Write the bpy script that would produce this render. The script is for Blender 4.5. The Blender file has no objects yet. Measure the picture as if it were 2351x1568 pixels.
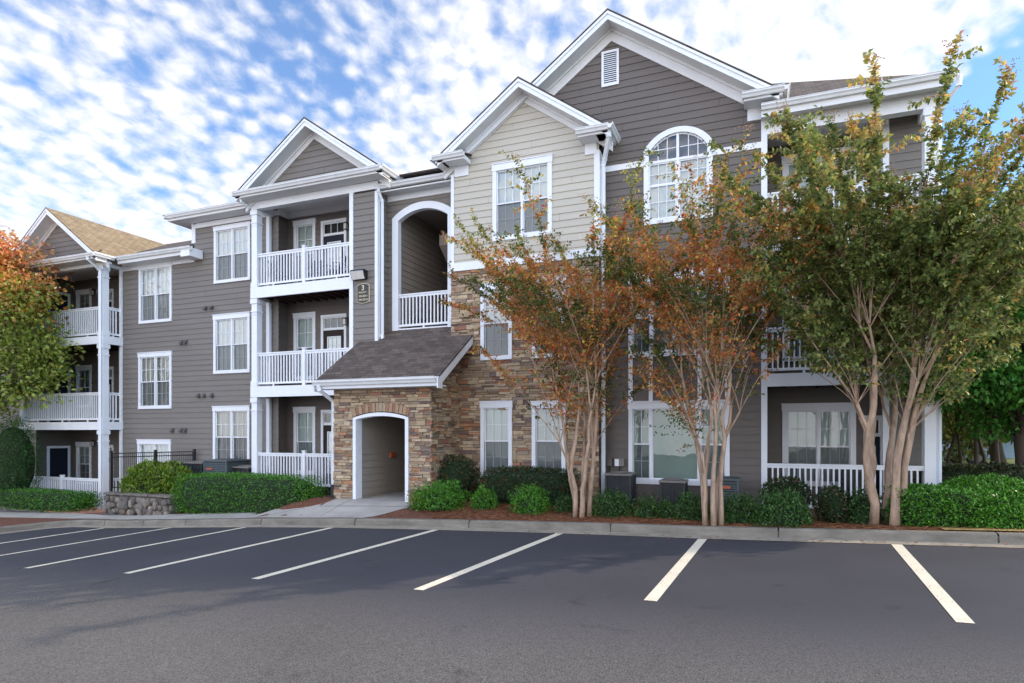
import bpy, math, random
import numpy as np
from mathutils import Vector
random.seed(7); RNG = np.random.default_rng(11)
scene = bpy.context.scene
R = math.radians
# ------------------------------------------------------------------ camera, sky, sun
FX, CX, HY, EYE = 1427.0, 1175.5, 990.0, 1.85     # focal length and horizon measured on the photo (2351 px wide)
YAW = 21.8
cam = bpy.data.cameras.new('camera'); camo = bpy.data.objects.new('camera', cam)
scene.collection.objects.link(camo); scene.camera = camo
camo.location = (0, 0, EYE); camo.rotation_euler = (R(90), 0, R(YAW))
cam.sensor_width = 36; cam.lens = 36*FX/2351; cam.shift_y = (HY-784)/2351
cam.clip_start = .1; cam.clip_end = 3000
SUN_AZ, SUN_EL = R(27), R(28)                     # azimuth from +X towards +Y
sv = Vector((math.cos(SUN_AZ)*math.cos(SUN_EL), math.sin(SUN_AZ)*math.cos(SUN_EL), math.sin(SUN_EL)))
sl = bpy.data.lights.new('sun', 'SUN'); sl.energy = 3.3; sl.angle = R(.55); sl.color = (1, .85, .66)
so = bpy.data.objects.new('sun', sl); scene.collection.objects.link(so)
so.location = (30, 30, 30); so.rotation_euler = (-sv).to_track_quat('-Z', 'Y').to_euler()
w = bpy.data.worlds.new('World'); scene.world = w; w.use_nodes = True
nt = w.node_tree; N = nt.nodes; L = nt.links; N.clear()
def nn(t, **k):
    n = N.new(t)
    for a, b in k.items(): setattr(n, a, b)
    return n
def mth(op, a, b=None, c=None, clamp=False):
    n = nn('ShaderNodeMath', operation=op, use_clamp=clamp)
    for i, v in enumerate((a, b, c)):
        if v is None: continue
        if isinstance(v, (int, float)): n.inputs[i].default_value = v
        else: L.new(v, n.inputs[i])
    return n.outputs[0]
def sstep(v, a, b):
    n = nn('ShaderNodeMapRange', interpolation_type='SMOOTHSTEP'); n.clamp = True
    L.new(v, n.inputs['Value']); n.inputs['From Min'].default_value = a; n.inputs['From Max'].default_value = b
    return n.outputs[0]
sky = nn('ShaderNodeTexSky', sky_type='NISHITA'); sky.sun_disc = False
sky.sun_elevation = SUN_EL; sky.sun_rotation = R(90)-SUN_AZ; sky.air_density = 1.0; sky.dust_density = .4; sky.ozone_density = 3.0
tc = nn('ShaderNodeTexCoord'); sp = nn('ShaderNodeSeparateXYZ'); L.new(tc.outputs['Generated'], sp.inputs[0])
dx, dy, dz = sp.outputs
den = mth('ADD', mth('MAXIMUM', dz, 0.0), .34)
px_ = mth('DIVIDE', dx, den); py_ = mth('DIVIDE', dy, den)
cb = nn('ShaderNodeCombineXYZ'); L.new(px_, cb.inputs[0]); L.new(py_, cb.inputs[1])
mp = nn('ShaderNodeMapping'); L.new(cb.outputs[0], mp.inputs[0]); mp.inputs['Rotation'].default_value = (0, 0, R(-20)); mp.inputs['Scale'].default_value = (1.0, .8, 1)
n1 = nn('ShaderNodeTexNoise'); L.new(mp.outputs[0], n1.inputs['Vector']); n1.inputs['Scale'].default_value = 25; n1.inputs['Detail'].default_value = 9; n1.inputs['Roughness'].default_value = .58; n1.inputs['Distortion'].default_value = .3
n2 = nn('ShaderNodeTexNoise'); L.new(cb.outputs[0], n2.inputs['Vector']); n2.inputs['Scale'].default_value = 2.6; n2.inputs['Detail'].default_value = 5
n3 = nn('ShaderNodeTexVoronoi', feature='SMOOTH_F1'); L.new(mp.outputs[0], n3.inputs['Vector']); n3.inputs['Scale'].default_value = 33; n3.inputs['Smoothness'].default_value = .7; n3.inputs['Randomness'].default_value = 1
# how far to the right of the view a direction lies (towards the sun the veil is thicker)
side = mth('ADD', mth('MULTIPLY', dx, .93), mth('MULTIPLY', dy, .37))
cov = mth('MULTIPLY', sstep(side, -.45, .45), .34)
hole = mth('MULTIPLY', mth('MULTIPLY', sstep(side, .44, .60), mth('SUBTRACT', 1.0, sstep(dz, .36, .50))), -1.2)
low = mth('MULTIPLY', mth('SUBTRACT', 1.0, sstep(dz, .10, .55)), .42)
a = mth('MULTIPLY', n1.outputs['Fac'], .80)
b = mth('MULTIPLY', n2.outputs['Fac'], .80)
c = mth('MULTIPLY', n3.outputs['Distance'], -.50)
tot = mth('ADD', mth('ADD', mth('ADD', a, b), mth('ADD', c, cov)), mth('ADD', low, hole))
cl = mth('MULTIPLY_ADD', sstep(tot, .43, .97), .90, .10)
mix = nn('ShaderNodeMixRGB'); L.new(cl, mix.inputs[0])
tint = nn('ShaderNodeMixRGB', blend_type='MULTIPLY'); tint.inputs[0].default_value = 1; L.new(sky.outputs[0], tint.inputs[1]); tint.inputs[2].default_value = (.95, 1.45, 1.85, 1)
L.new(tint.outputs[0], mix.inputs[1]); mix.inputs[2].default_value = (7.5, 7.5, 7.75, 1)
back = mth('ADD', mth('MULTIPLY', sstep(mth('MULTIPLY', dy, -1.0), -.15, .55), 1.25), 1.0)   # sky behind the camera brightened as added fill for the shaded facade
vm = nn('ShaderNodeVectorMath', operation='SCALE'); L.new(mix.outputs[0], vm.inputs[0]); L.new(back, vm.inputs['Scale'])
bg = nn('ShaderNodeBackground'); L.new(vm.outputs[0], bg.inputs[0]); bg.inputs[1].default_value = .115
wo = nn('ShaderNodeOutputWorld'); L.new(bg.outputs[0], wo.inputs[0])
vs = scene.view_settings; vs.view_transform = 'Standard'; vs.look = 'None'; vs.gamma = 1; vs.exposure = .40
scene.cycles.max_bounces = 7; scene.cycles.transparent_max_bounces = 12
# ------------------------------------------------------------------ survey helpers: photo ray meets a vertical plane Y = const
ca, sa = math.cos(R(YAW)), math.sin(R(YAW))
def ray(px):
    u = (px-CX)/FX
    return (-sa+ca*u, ca+sa*u)
def fx(px, Y):
    a, b = ray(px); return a/b*Y
def fz(px, py, Y):
    return EYE+(HY-py)/FX*(Y/ray(px)[1])
def fy(px, X):
    a, b = ray(px); return X*b/a
# ------------------------------------------------------------------ object helpers
W = {}
def tag(o, label=None, cat=None, group=None, kind=None):
    for k, v in (('label', label), ('category', cat), ('group', group), ('kind', kind)):
        if v: o[k] = v
    return o
def empty(name, loc, label, cat, group=None):
    o = bpy.data.objects.new(name, None); scene.collection.objects.link(o); o.location = loc; o.empty_display_size = .2
    W[o.name] = Vector(loc); return tag(o, label, cat, group)
def link_mesh(me, name, material, parent, origin):
    o = bpy.data.objects.new(name, me); scene.collection.objects.link(o)
    for m in (material if isinstance(material, (list, tuple)) else [material]): me.materials.append(m)
    if parent is not None: o.parent = parent; W[o.name] = W[parent.name].copy()
    else: o.location = origin; W[o.name] = Vector(origin)
    return o
class MB:
    def __init__(s): s.v = []; s.f = []; s.c = []; s.uv = []; s.smooth = False
    def poly(s, pts, col=None, uv=None):
        n = len(s.v); s.v += [tuple(p) for p in pts]; s.f.append(tuple(range(n, n+len(pts))))
        s.c.append(col); s.uv.append(uv)
    def box(s, x0, x1, y0, y1, z0, z1, col=None):
        if x0 > x1: x0, x1 = x1, x0
        if y0 > y1: y0, y1 = y1, y0
        if z0 > z1: z0, z1 = z1, z0
        n = len(s.v)
        s.v += [(x0,y0,z0),(x1,y0,z0),(x1,y1,z0),(x0,y1,z0),(x0,y0,z1),(x1,y0,z1),(x1,y1,z1),(x0,y1,z1)]
        for f in ((0,3,2,1),(4,5,6,7),(0,1,5,4),(1,2,6,5),(2,3,7,6),(3,0,4,7)):
            s.f.append(tuple(n+i for i in f)); s.c.append(col); s.uv.append(None)
        return s
    def prism(s, pts, ax, a, b, col=None):
        """extrude a 2D polygon: ax 'y' -> pts (x,z); ax 'x' -> pts (y,z); ax 'z' -> pts (x,y)"""
        def P(p, t): return {'y': (p[0], t, p[1]), 'x': (t, p[0], p[1]), 'z': (p[0], p[1], t)}[ax]
        n = len(s.v); m = len(pts)
        s.v += [P(p, a) for p in pts]+[P(p, b) for p in pts]
        s.f.append(tuple(n+i for i in range(m))[::-1]); s.f.append(tuple(n+m+i for i in range(m)))
        for i in range(m):
            j = (i+1) % m; s.f.append((n+i, n+j, n+m+j, n+m+i))
        s.c += [col]*(m+2); s.uv += [None]*(m+2)
        return s
    def tube(s, pts, rad, seg=7, col=None, cap=True):
        pts = [Vector(p) for p in pts]; n0 = len(s.v); k = len(pts)
        if not hasattr(rad, '__len__'): rad = [rad]*k
        prev = None
        for i, p in enumerate(pts):
            d = (pts[min(i+1, k-1)]-pts[max(i-1, 0)]).normalized()
            if prev is None:
                a = d.cross(Vector((0,0,1)) if abs(d.z) < .9 else Vector((1,0,0))).normalized()
            else:
                a = prev-d*prev.dot(d); a.normalize()
            prev = a; b = d.cross(a)
            for j in range(seg):
                t = 2*math.pi*j/seg; q = p+(a*math.cos(t)+b*math.sin(t))*rad[i]; s.v.append(tuple(q))
        for i in range(k-1):
            for j in range(seg):
                s.f.append((n0+i*seg+j, n0+i*seg+(j+1) % seg, n0+(i+1)*seg+(j+1) % seg, n0+(i+1)*seg+j)); s.c.append(col); s.uv.append(None)
        if cap:
            s.f.append(tuple(n0+j for j in range(seg))[::-1]); s.f.append(tuple(n0+(k-1)*seg+j for j in range(seg))); s.c += [col]*2; s.uv += [None]*2
        return s
    def build(s, name, material, parent=None, origin=None, smooth=False):
        if parent is None and origin is None:
            xs = [p[0] for p in s.v]; ys = [p[1] for p in s.v]; zs = [p[2] for p in s.v]
            origin = ((min(xs)+max(xs))/2, (min(ys)+max(ys))/2, min(zs))
        o0 = W[parent.name] if parent is not None else Vector(origin)
        me = bpy.data.meshes.new(name); me.from_pydata([(p[0]-o0[0], p[1]-o0[1], p[2]-o0[2]) for p in s.v], [], s.f)
        if any(c is not None for c in s.c):
            at = me.color_attributes.new('col', 'FLOAT_COLOR', 'CORNER'); arr = []
            for f, c in zip(s.f, s.c): arr += list((c or (.5,.5,.5))+(1,))*len(f)
            at.data.foreach_set('color', arr)
        if any(u is not None for u in s.uv):
            ul = me.uv_layers.new(name='UVMap'); arr = []
            for f, u in zip(s.f, s.uv):
                for i in range(len(f)): arr += list(u[i] if u else (0, 0))
            ul.data.foreach_set('uv', arr)
        if smooth: me.polygons.foreach_set('use_smooth', [True]*len(me.polygons))
        me.update()
        return link_mesh(me, name, material, parent, origin)
# ------------------------------------------------------------------ materials
def newmat(name):
    m = bpy.data.materials.new(name); m.use_nodes = True
    t = m.node_tree; b = t.nodes['Principled BSDF']; return m, t, b
def mnode(t, ty, **k):
    n = t.nodes.new(ty)
    for a, b in k.items(): setattr(n, a, b)
    return n
def mat(name, col, rough=.6, var=.08, scale=3.0, bump=0.0, bscale=60.0, attr=False, metal=0.0, spec=.4, stretch=(1,1,1), coat=0):
    m, t, b = newmat(name); l = t.links
    tcn = mnode(t, 'ShaderNodeTexCoord'); mpn = mnode(t, 'ShaderNodeMapping'); l.new(tcn.outputs['Object'], mpn.inputs[0]); mpn.inputs['Scale'].default_value = stretch
    nz = mnode(t, 'ShaderNodeTexNoise'); nz.inputs['Scale'].default_value = scale; nz.inputs['Detail'].default_value = 6; nz.inputs['Roughness'].default_value = .62
    l.new(mpn.outputs[0], nz.inputs['Vector'])
    mr = mnode(t, 'ShaderNodeMapRange'); l.new(nz.outputs['Fac'], mr.inputs['Value'])
    mr.inputs['From Min'].default_value = .25; mr.inputs['From Max'].default_value = .75; mr.inputs['To Min'].default_value = 1-var; mr.inputs['To Max'].default_value = 1+var
    mx = mnode(t, 'ShaderNodeVectorMath', operation='SCALE'); l.new(mr.outputs[0], mx.inputs['Scale'])
    if attr:
        at = mnode(t, 'ShaderNodeVertexColor'); at.layer_name = 'col'; l.new(at.outputs[0], mx.inputs[0])
    else: mx.inputs[0].default_value = col
    l.new(mx.outputs[0], b.inputs['Base Color'])
    b.inputs['Roughness'].default_value = rough; b.inputs['Metallic'].default_value = metal; b.inputs['Specular IOR Level'].default_value = spec
    if bump:
        nb = mnode(t, 'ShaderNodeTexNoise'); nb.inputs['Scale'].default_value = bscale; nb.inputs['Detail'].default_value = 4; l.new(tcn.outputs['Object'], nb.inputs['Vector'])
        bp = mnode(t, 'ShaderNodeBump'); bp.inputs['Strength'].default_value = bump; bp.inputs['Distance'].default_value = .02
        l.new(nb.outputs['Fac'], bp.inputs['Height']); l.new(bp.outputs[0], b.inputs['Normal'])
    return m
M = {}
M['trim'] = mat('white_trim_paint', (.78,.80,.84), .55, .05, 2.5, .05, 40)
M['soffit'] = mat('soffit_paint', (.72,.72,.72), .6, .05, 2)
M['cream'] = mat('aged_gutter_paint', (.74,.75,.76), .5, .09, 4, stretch=(1,1,.3))
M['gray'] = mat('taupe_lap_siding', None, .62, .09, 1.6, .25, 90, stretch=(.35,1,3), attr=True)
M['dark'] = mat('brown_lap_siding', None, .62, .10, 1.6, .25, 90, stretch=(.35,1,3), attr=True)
M['beige'] = mat('cream_lap_siding', None, .6, .06, 1.3, .2, 90, stretch=(.35,1,3), attr=True)
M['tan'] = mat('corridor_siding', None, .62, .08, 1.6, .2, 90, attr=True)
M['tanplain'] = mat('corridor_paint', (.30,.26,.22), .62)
M['grayplain'] = mat('taupe_paint', (.2,.174,.156), .62); M['darkplain'] = mat('brown_paint', (.15,.125,.112), .62)
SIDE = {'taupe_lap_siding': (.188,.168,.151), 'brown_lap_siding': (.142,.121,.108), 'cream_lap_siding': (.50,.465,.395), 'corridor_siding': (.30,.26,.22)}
M['stone'] = mat('ledge_stone', None, .85, .22, 14, .7, 45, attr=True)
M['mortar'] = mat('stone_backing', (.07,.055,.045), .95, .2, 10)
M['fieldstone'] = mat('field_stone', None, .85, .25, 10, .7, 30, attr=True)
M['navy'] = mat('door_paint', (.014,.017,.032), .6, .05, 2, spec=.2)
M['brown_door'] = mat('brown_door_paint', (.028,.018,.015), .6, .05, 2, spec=.2)
M['black'] = mat('black_metal', (.018,.018,.02), .4, .1, 5)
M['acgreen'] = mat('condenser_enamel', (.075,.095,.10), .45, .12, 4)
M['acdark'] = mat('condenser_mesh', (.032,.034,.038), .6, .15, 8)
M['joist'] = mat('stained_deck_underside', (.06,.035,.028), .8, .2, 5)
M['concrete'] = mat('concrete', (.38,.355,.32), .85, .22, 1.3, .3, 60)
M['kerb'] = mat('kerb_concrete', (.20,.178,.145), .88, .42, 1.6, .5, 50, stretch=(1,1,2.5))
M['gutterpan'] = mat('gutter_concrete', (.30,.262,.21), .88, .25, 3, .3, 60)
M['paint'] = mat('lane_paint', (.72,.66,.53), .7, .12, 9, .2, 120)
def paint_mat():
    m, t, b = newmat('lane_paint'); l = t.links; tcn = mnode(t, 'ShaderNodeTexCoord')
    n = mnode(t, 'ShaderNodeTexNoise'); n.inputs['Scale'].default_value = 34; n.inputs['Detail'].default_value = 8; n.inputs['Roughness'].default_value = .7; l.new(tcn.outputs['Object'], n.inputs['Vector'])
    n2_ = mnode(t, 'ShaderNodeTexNoise'); n2_.inputs['Scale'].default_value = 1.8; l.new(tcn.outputs['Object'], n2_.inputs['Vector'])
    ad = mnode(t, 'ShaderNodeMath', operation='MULTIPLY_ADD'); l.new(n2_.outputs['Fac'], ad.inputs[0]); ad.inputs[1].default_value = .35; l.new(n.outputs['Fac'], ad.inputs[2])
    cr = mnode(t, 'ShaderNodeValToRGB'); l.new(ad.outputs[0], cr.inputs[0]); e = cr.color_ramp.elements
    e[0].position = .50; e[0].color = (.20,.19,.17,1); e[1].position = .60; e[1].color = (.70,.63,.49,1); q = e.new(.9); q.color = (.78,.72,.58,1)
    l.new(cr.outputs[0], b.inputs['Base Color']); b.inputs['Roughness'].default_value = .75; return m
M['paint'] = paint_mat()
M['blind'] = None
M['bark'] = mat('peeling_bark', (.38,.26,.18), .75, .50, 11, .6, 26, stretch=(1,1,.25))
M['bark_dark'] = mat('dark_bark', (.07,.052,.04), .9, .25, 9, .5, 30, stretch=(1,1,.3))
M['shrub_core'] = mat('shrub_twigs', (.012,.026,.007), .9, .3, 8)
M['sign'] = mat('sign_enamel', (.02,.018,.017), .35, .1, 3)
M['gold'] = mat('cream_lettering', (.75,.66,.45), .5, .05, 4)
M['lens'] = mat('lamp_lens', (.62,.60,.56), .25, .1, 6)
M['grass'] = mat('dry_grass', (.36,.29,.10), .9, .3, 12, .6, 80)
M['lawn'] = mat('lawn', (.16,.20,.06), .9, .3, 3, .5, 80)
M['curtain'] = mat('curtain', (.62,.62,.58), .8, .2, 9, stretch=(1,1,.05))
M['metal'] = mat('gray_box_metal', (.20,.18,.165), .5, .08, 5)
M['carblue'] = mat('pale_blue_car_paint', (.30,.42,.58), .25, .02, 3, coat=1)
M['rubber'] = mat('rubber', (.02,.02,.02), .8, .1, 5)
M['red'] = mat('red_plate', (.45,.10,.05), .5, .05, 4)
def blind_mat():
    m = mat('window_blind', (.75,.79,.79), .6, .05, 1.1); return m
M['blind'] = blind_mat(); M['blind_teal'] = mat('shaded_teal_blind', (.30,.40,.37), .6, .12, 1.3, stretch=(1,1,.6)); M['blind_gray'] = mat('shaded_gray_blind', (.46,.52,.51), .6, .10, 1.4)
def glass_mat(name, trans, k, tint=(1,1,1,1)):
    m, t, b = newmat(name); l = t.links; t.nodes.remove(b)
    out = t.nodes['Material Output']; gl = mnode(t, 'ShaderNodeBsdfGlossy'); gl.inputs['Roughness'].default_value = .015; gl.inputs['Color'].default_value = tint
    nz = mnode(t, 'ShaderNodeTexNoise'); nz.inputs['Scale'].default_value = 1.3; tcn = mnode(t, 'ShaderNodeTexCoord'); l.new(tcn.outputs['Object'], nz.inputs['Vector'])
    bp = mnode(t, 'ShaderNodeBump'); bp.inputs['Strength'].default_value = .12; bp.inputs['Distance'].default_value = .05; l.new(nz.outputs['Fac'], bp.inputs['Height']); l.new(bp.outputs[0], gl.inputs['Normal'])
    tr = mnode(t, 'ShaderNodeBsdfTransparent'); tr.inputs['Color'].default_value = (trans, trans*1.02, trans*1.01, 1)
    lw = mnode(t, 'ShaderNodeFresnel'); lw.inputs['IOR'].default_value = k
    mx = mnode(t, 'ShaderNodeMixShader'); l.new(lw.outputs[0], mx.inputs[0]); l.new(tr.outputs[0], mx.inputs[1]); l.new(gl.outputs[0], mx.inputs[2]); l.new(mx.outputs[0], out.inputs[0])
    return m
M['glass'] = glass_mat('window_glass', .97, 1.75)
def screen_mat():
    m, t, b = newmat('insect_screen'); l = t.links; out = t.nodes['Material Output']
    b.inputs['Base Color'].default_value = (.05,.055,.065,1); b.inputs['Roughness'].default_value = .7
    tr = mnode(t, 'ShaderNodeBsdfTransparent'); mx = mnode(t, 'ShaderNodeMixShader'); mx.inputs[0].default_value = .42
    l.new(tr.outputs[0], mx.inputs[1]); l.new(b.outputs[0], mx.inputs[2]); l.new(mx.outputs[0], out.inputs[0]); return m
M['screen'] = screen_mat()
def leaf_mat(name, trans=.35, rough=.45):
    m, t, b = newmat(name); l = t.links; out = t.nodes['Material Output']
    at = mnode(t, 'ShaderNodeVertexColor'); at.layer_name = 'col'; l.new(at.outputs[0], b.inputs['Base Color']); b.inputs['Roughness'].default_value = rough; b.inputs['Specular IOR Level'].default_value = .35
    tr = mnode(t, 'ShaderNodeBsdfTranslucent'); l.new(at.outputs[0], tr.inputs['Color']); mx = mnode(t, 'ShaderNodeMixShader'); mx.inputs[0].default_value = trans
    l.new(b.outputs[0], mx.inputs[1]); l.new(tr.outputs[0], mx.inputs[2]); l.new(mx.outputs[0], out.inputs[0]); return m
M['leaf'] = leaf_mat('leaf_tissue', .5); M['leaf_thick'] = leaf_mat('waxy_leaf_tissue', .15, .4)
def shingle_mat(name, c1, c2):
    m, t, b = newmat(name); l = t.links
    uv = mnode(t, 'ShaderNodeUVMap'); br = mnode(t, 'ShaderNodeTexBrick'); l.new(uv.outputs[0], br.inputs['Vector'])
    br.offset = .37; br.inputs['Scale'].default_value = 1; br.inputs['Brick Width'].default_value = .24; br.inputs['Row Height'].default_value = .135
    br.inputs['Mortar Size'].default_value = .006; br.inputs['Mortar Smooth'].default_value = .3; br.inputs['Bias'].default_value = .1
    br.inputs['Color1'].default_value = c1+(1,); br.inputs['Color2'].default_value = c2+(1,); br.inputs['Mortar'].default_value = (c1[0]*.35, c1[1]*.35, c1[2]*.35, 1)
    nz = mnode(t, 'ShaderNodeTexNoise'); nz.inputs['Scale'].default_value = 2.2; nz.inputs['Detail'].default_value = 8; nz.inputs['Roughness'].default_value = .7; l.new(uv.outputs[0], nz.inputs['Vector'])
    mr = mnode(t, 'ShaderNodeMapRange'); l.new(nz.outputs['Fac'], mr.inputs['Value']); mr.inputs['From Min'].default_value = .3; mr.inputs['From Max'].default_value = .7; mr.inputs['To Min'].default_value = .72; mr.inputs['To Max'].default_value = 1.25
    sc = mnode(t, 'ShaderNodeVectorMath', operation='SCALE'); l.new(br.outputs['Color'], sc.inputs[0]); l.new(mr.outputs[0], sc.inputs['Scale']); l.new(sc.outputs[0], b.inputs['Base Color'])
    b.inputs['Roughness'].default_value = .92
    bp = mnode(t, 'ShaderNodeBump', invert=True); bp.inputs['Strength'].default_value = .8; bp.inputs['Distance'].default_value = .02; l.new(br.outputs['Fac'], bp.inputs['Height']); l.new(bp.outputs[0], b.inputs['Normal'])
    return m
M['shingle'] = shingle_mat('asphalt_shingles', (.066,.050,.042), (.135,.105,.088))
M['shingle_tan'] = shingle_mat('sunlit_tan_shingles', (.21,.155,.095), (.29,.215,.13))  # paler copy of the shingles with sunlight painted into the tan
def asphalt_mat():
    m, t, b = newmat('asphalt'); l = t.links
    tcn = mnode(t, 'ShaderNodeTexCoord')
    fine = mnode(t, 'ShaderNodeTexVoronoi'); fine.inputs['Scale'].default_value = 95; l.new(tcn.outputs['Object'], fine.inputs['Vector'])
    n = mnode(t, 'ShaderNodeTexNoise'); n.inputs['Scale'].default_value = .45; n.inputs['Detail'].default_value = 7; l.new(tcn.outputs['Object'], n.inputs['Vector'])
    # stalls were resealed: smoother, darker blue partly from painted building shade, from about 4.5 m short of the kerb; older open aggregate in the drive
    sx = mnode(t, 'ShaderNodeSeparateXYZ'); l.new(tcn.outputs['Object'], sx.inputs[0])
    ad = mnode(t, 'ShaderNodeMath', operation='MULTIPLY_ADD'); l.new(n.outputs['Fac'], ad.inputs[0]); ad.inputs[1].default_value = 2.2; l.new(sx.outputs[1], ad.inputs[2])
    seal_shade = mnode(t, 'ShaderNodeMapRange', interpolation_type='SMOOTHSTEP'); l.new(ad.outputs[0], seal_shade.inputs['Value']); seal_shade.inputs['From Min'].default_value = 5.4; seal_shade.inputs['From Max'].default_value = 8.6
    ag = mnode(t, 'ShaderNodeValToRGB'); l.new(fine.outputs['Color'], ag.inputs[0])
    ag.color_ramp.elements[0].position = .1; ag.color_ramp.elements[0].color = (.062,.058,.056,1); ag.color_ramp.elements[1].position = .95; ag.color_ramp.elements[1].color = (.175,.16,.147,1)
    mx = mnode(t, 'ShaderNodeMixRGB'); l.new(seal_shade.outputs[0], mx.inputs[0]); l.new(ag.outputs[0], mx.inputs[1]); mx.inputs[2].default_value = (.053,.052,.062,1)
    mr = mnode(t, 'ShaderNodeMapRange'); l.new(n.outputs['Fac'], mr.inputs['Value']); mr.inputs['From Min'].default_value = .3; mr.inputs['From Max'].default_value = .7; mr.inputs['To Min'].default_value = .86; mr.inputs['To Max'].default_value = 1.14
    ns = mnode(t, 'ShaderNodeTexNoise'); ns.inputs['Scale'].default_value = 1.9; ns.inputs['Detail'].default_value = 6; ns.inputs['Roughness'].default_value = .6; l.new(tcn.outputs['Object'], ns.inputs['Vector'])
    st = mnode(t, 'ShaderNodeMapRange', interpolation_type='SMOOTHSTEP'); l.new(ns.outputs['Fac'], st.inputs['Value']); st.inputs['From Min'].default_value = .60; st.inputs['From Max'].default_value = .74; st.inputs['To Min'].default_value = 1; st.inputs['To Max'].default_value = .68
    mq = mnode(t, 'ShaderNodeMath', operation='MULTIPLY'); l.new(mr.outputs[0], mq.inputs[0]); l.new(st.outputs[0], mq.inputs[1])
    sc = mnode(t, 'ShaderNodeVectorMath', operation='SCALE'); l.new(mx.outputs[0], sc.inputs[0]); l.new(mq.outputs[0], sc.inputs['Scale']); l.new(sc.outputs[0], b.inputs['Base Color'])
    rr = mnode(t, 'ShaderNodeMapRange'); l.new(seal_shade.outputs[0], rr.inputs['Value']); rr.inputs['To Min'].default_value = .85; rr.inputs['To Max'].default_value = .72; l.new(rr.outputs[0], b.inputs['Roughness']); b.inputs['Specular IOR Level'].default_value = .3
    bs = mnode(t, 'ShaderNodeMapRange'); l.new(seal_shade.outputs[0], bs.inputs['Value']); bs.inputs['To Min'].default_value = .6; bs.inputs['To Max'].default_value = .25
    bp = mnode(t, 'ShaderNodeBump'); l.new(bs.outputs[0], bp.inputs['Strength']); bp.inputs['Distance'].default_value = .006; l.new(fine.outputs['Distance'], bp.inputs['Height']); l.new(bp.outputs[0], b.inputs['Normal'])
    return m
M['asphalt'] = asphalt_mat()
def mulch_mat():
    m, t, b = newmat('pine_straw'); l = t.links; tcn = mnode(t, 'ShaderNodeTexCoord')
    n = mnode(t, 'ShaderNodeTexNoise'); n.inputs['Scale'].default_value = 26; n.inputs['Detail'].default_value = 8; n.inputs['Distortion'].default_value = 1.5; l.new(tcn.outputs['Object'], n.inputs['Vector'])
    cr = mnode(t, 'ShaderNodeValToRGB'); l.new(n.outputs['Fac'], cr.inputs[0]); e = cr.color_ramp.elements
    e[0].position = .32; e[0].color = (.045,.016,.010,1); e[1].position = .72; e[1].color = (.34,.15,.075,1); q = e.new(.52); q.color = (.17,.06,.032,1)
    l.new(cr.outputs[0], b.inputs['Base Color']); b.inputs['Roughness'].default_value = .95
    bp = mnode(t, 'ShaderNodeBump'); bp.inputs['Strength'].default_value = 1; bp.inputs['Distance'].default_value = .03; l.new(n.outputs['Fac'], bp.inputs['Height']); l.new(bp.outputs[0], b.inputs['Normal']); return m
M['mulch'] = mulch_mat()
# ------------------------------------------------------------------ ground levels
# asphalt edge along the gutter, surveyed (px, py); its distance drifts from 11.5 m to 12 m at the far left
def Yk(X): return 11.5+.5*min(1, max(0, (-9-X)/9))
_edge = [(134.7,1209.5),(238,1213),(390,1212),(562,1211),(760,1212),(1000,1217),(1285,1225),(1627,1238),(2040,1250),(2351,1259)]
_gx, _gz = [], []
for px, py in _edge:
    Y = 11.5
    for _ in range(6): Y = Yk(fx(px, Y))
    _gx.append(fx(px, Y)); _gz.append(fz(px, py, Y))
_gx = [-60]+_gx+[8, 60]; _gz = [_gz[0]-1.6]+_gz+[_gz[-1]+.12, _gz[-1]+.3]
def g(X): return float(np.interp(X, _gx, _gz))
FL = 1.85-1.76                                     # entry floor level
def sm(t): t = min(1, max(0, t)); return t*t*(3-2*t)
def H(X, Y):                                       # planting beds and walks behind the kerb
    k = g(X)+.16
    if X > -12.6:
        b = FL+.0 if X < -5 else FL+.04*min(1, (X+5)/5)
        t = sm((X+12.6)/1.6)
        return k+(b-k)*sm((Y-12.0)/1.3)*t
    return k+.06*sm((Y-12.2)/1)
def gpt(px, py, surf=H):
    """where the photo ray meets the ground surface"""
    a, b = ray(px); s = (HY-py)/FX; d = 4.0
    while d < 60:
        X, Y = a*d, b*d
        if EYE+s*d <= surf(X, Y): return (X, Y, surf(X, Y))
        d += .01
    return (a*20, b*20, 0)
def S(o): return tag(o, kind='structure')
xs = [-80,-60,-45,-35]+[x*.5 for x in range(-56, 17)]+[12,20,35,60,90]
def sheet(name, material, x0, x1, yfun0, yfun1, zfun, ny=4, skirt=0, nx=None):
    X = sorted(set([x0, x1]+[x for x in xs if x0 < x < x1])); m = MB()
    for i in range(len(X)-1):
        for j in range(ny):
            q = []
            for (xx, jj) in ((X[i], j), (X[i+1], j), (X[i+1], j+1), (X[i], j+1)):
                ya, yb = yfun0(xx), yfun1(xx); y = ya+(yb-ya)*jj/ny; q.append((xx, y, zfun(xx, y)))
            m.poly(q)
    return m.build(name, material, origin=(0, 0, 0))
S(sheet('ground', M['mulch'], -80, 90, lambda x: -60, lambda x: 120, lambda x, y: g(x)-.9, 6))
S(sheet('parking_lot', M['asphalt'], -60, 60, lambda x: -30, lambda x: Yk(x) if x > -18.6 else Yk(x), lambda x, y: g(x), 8))
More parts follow.
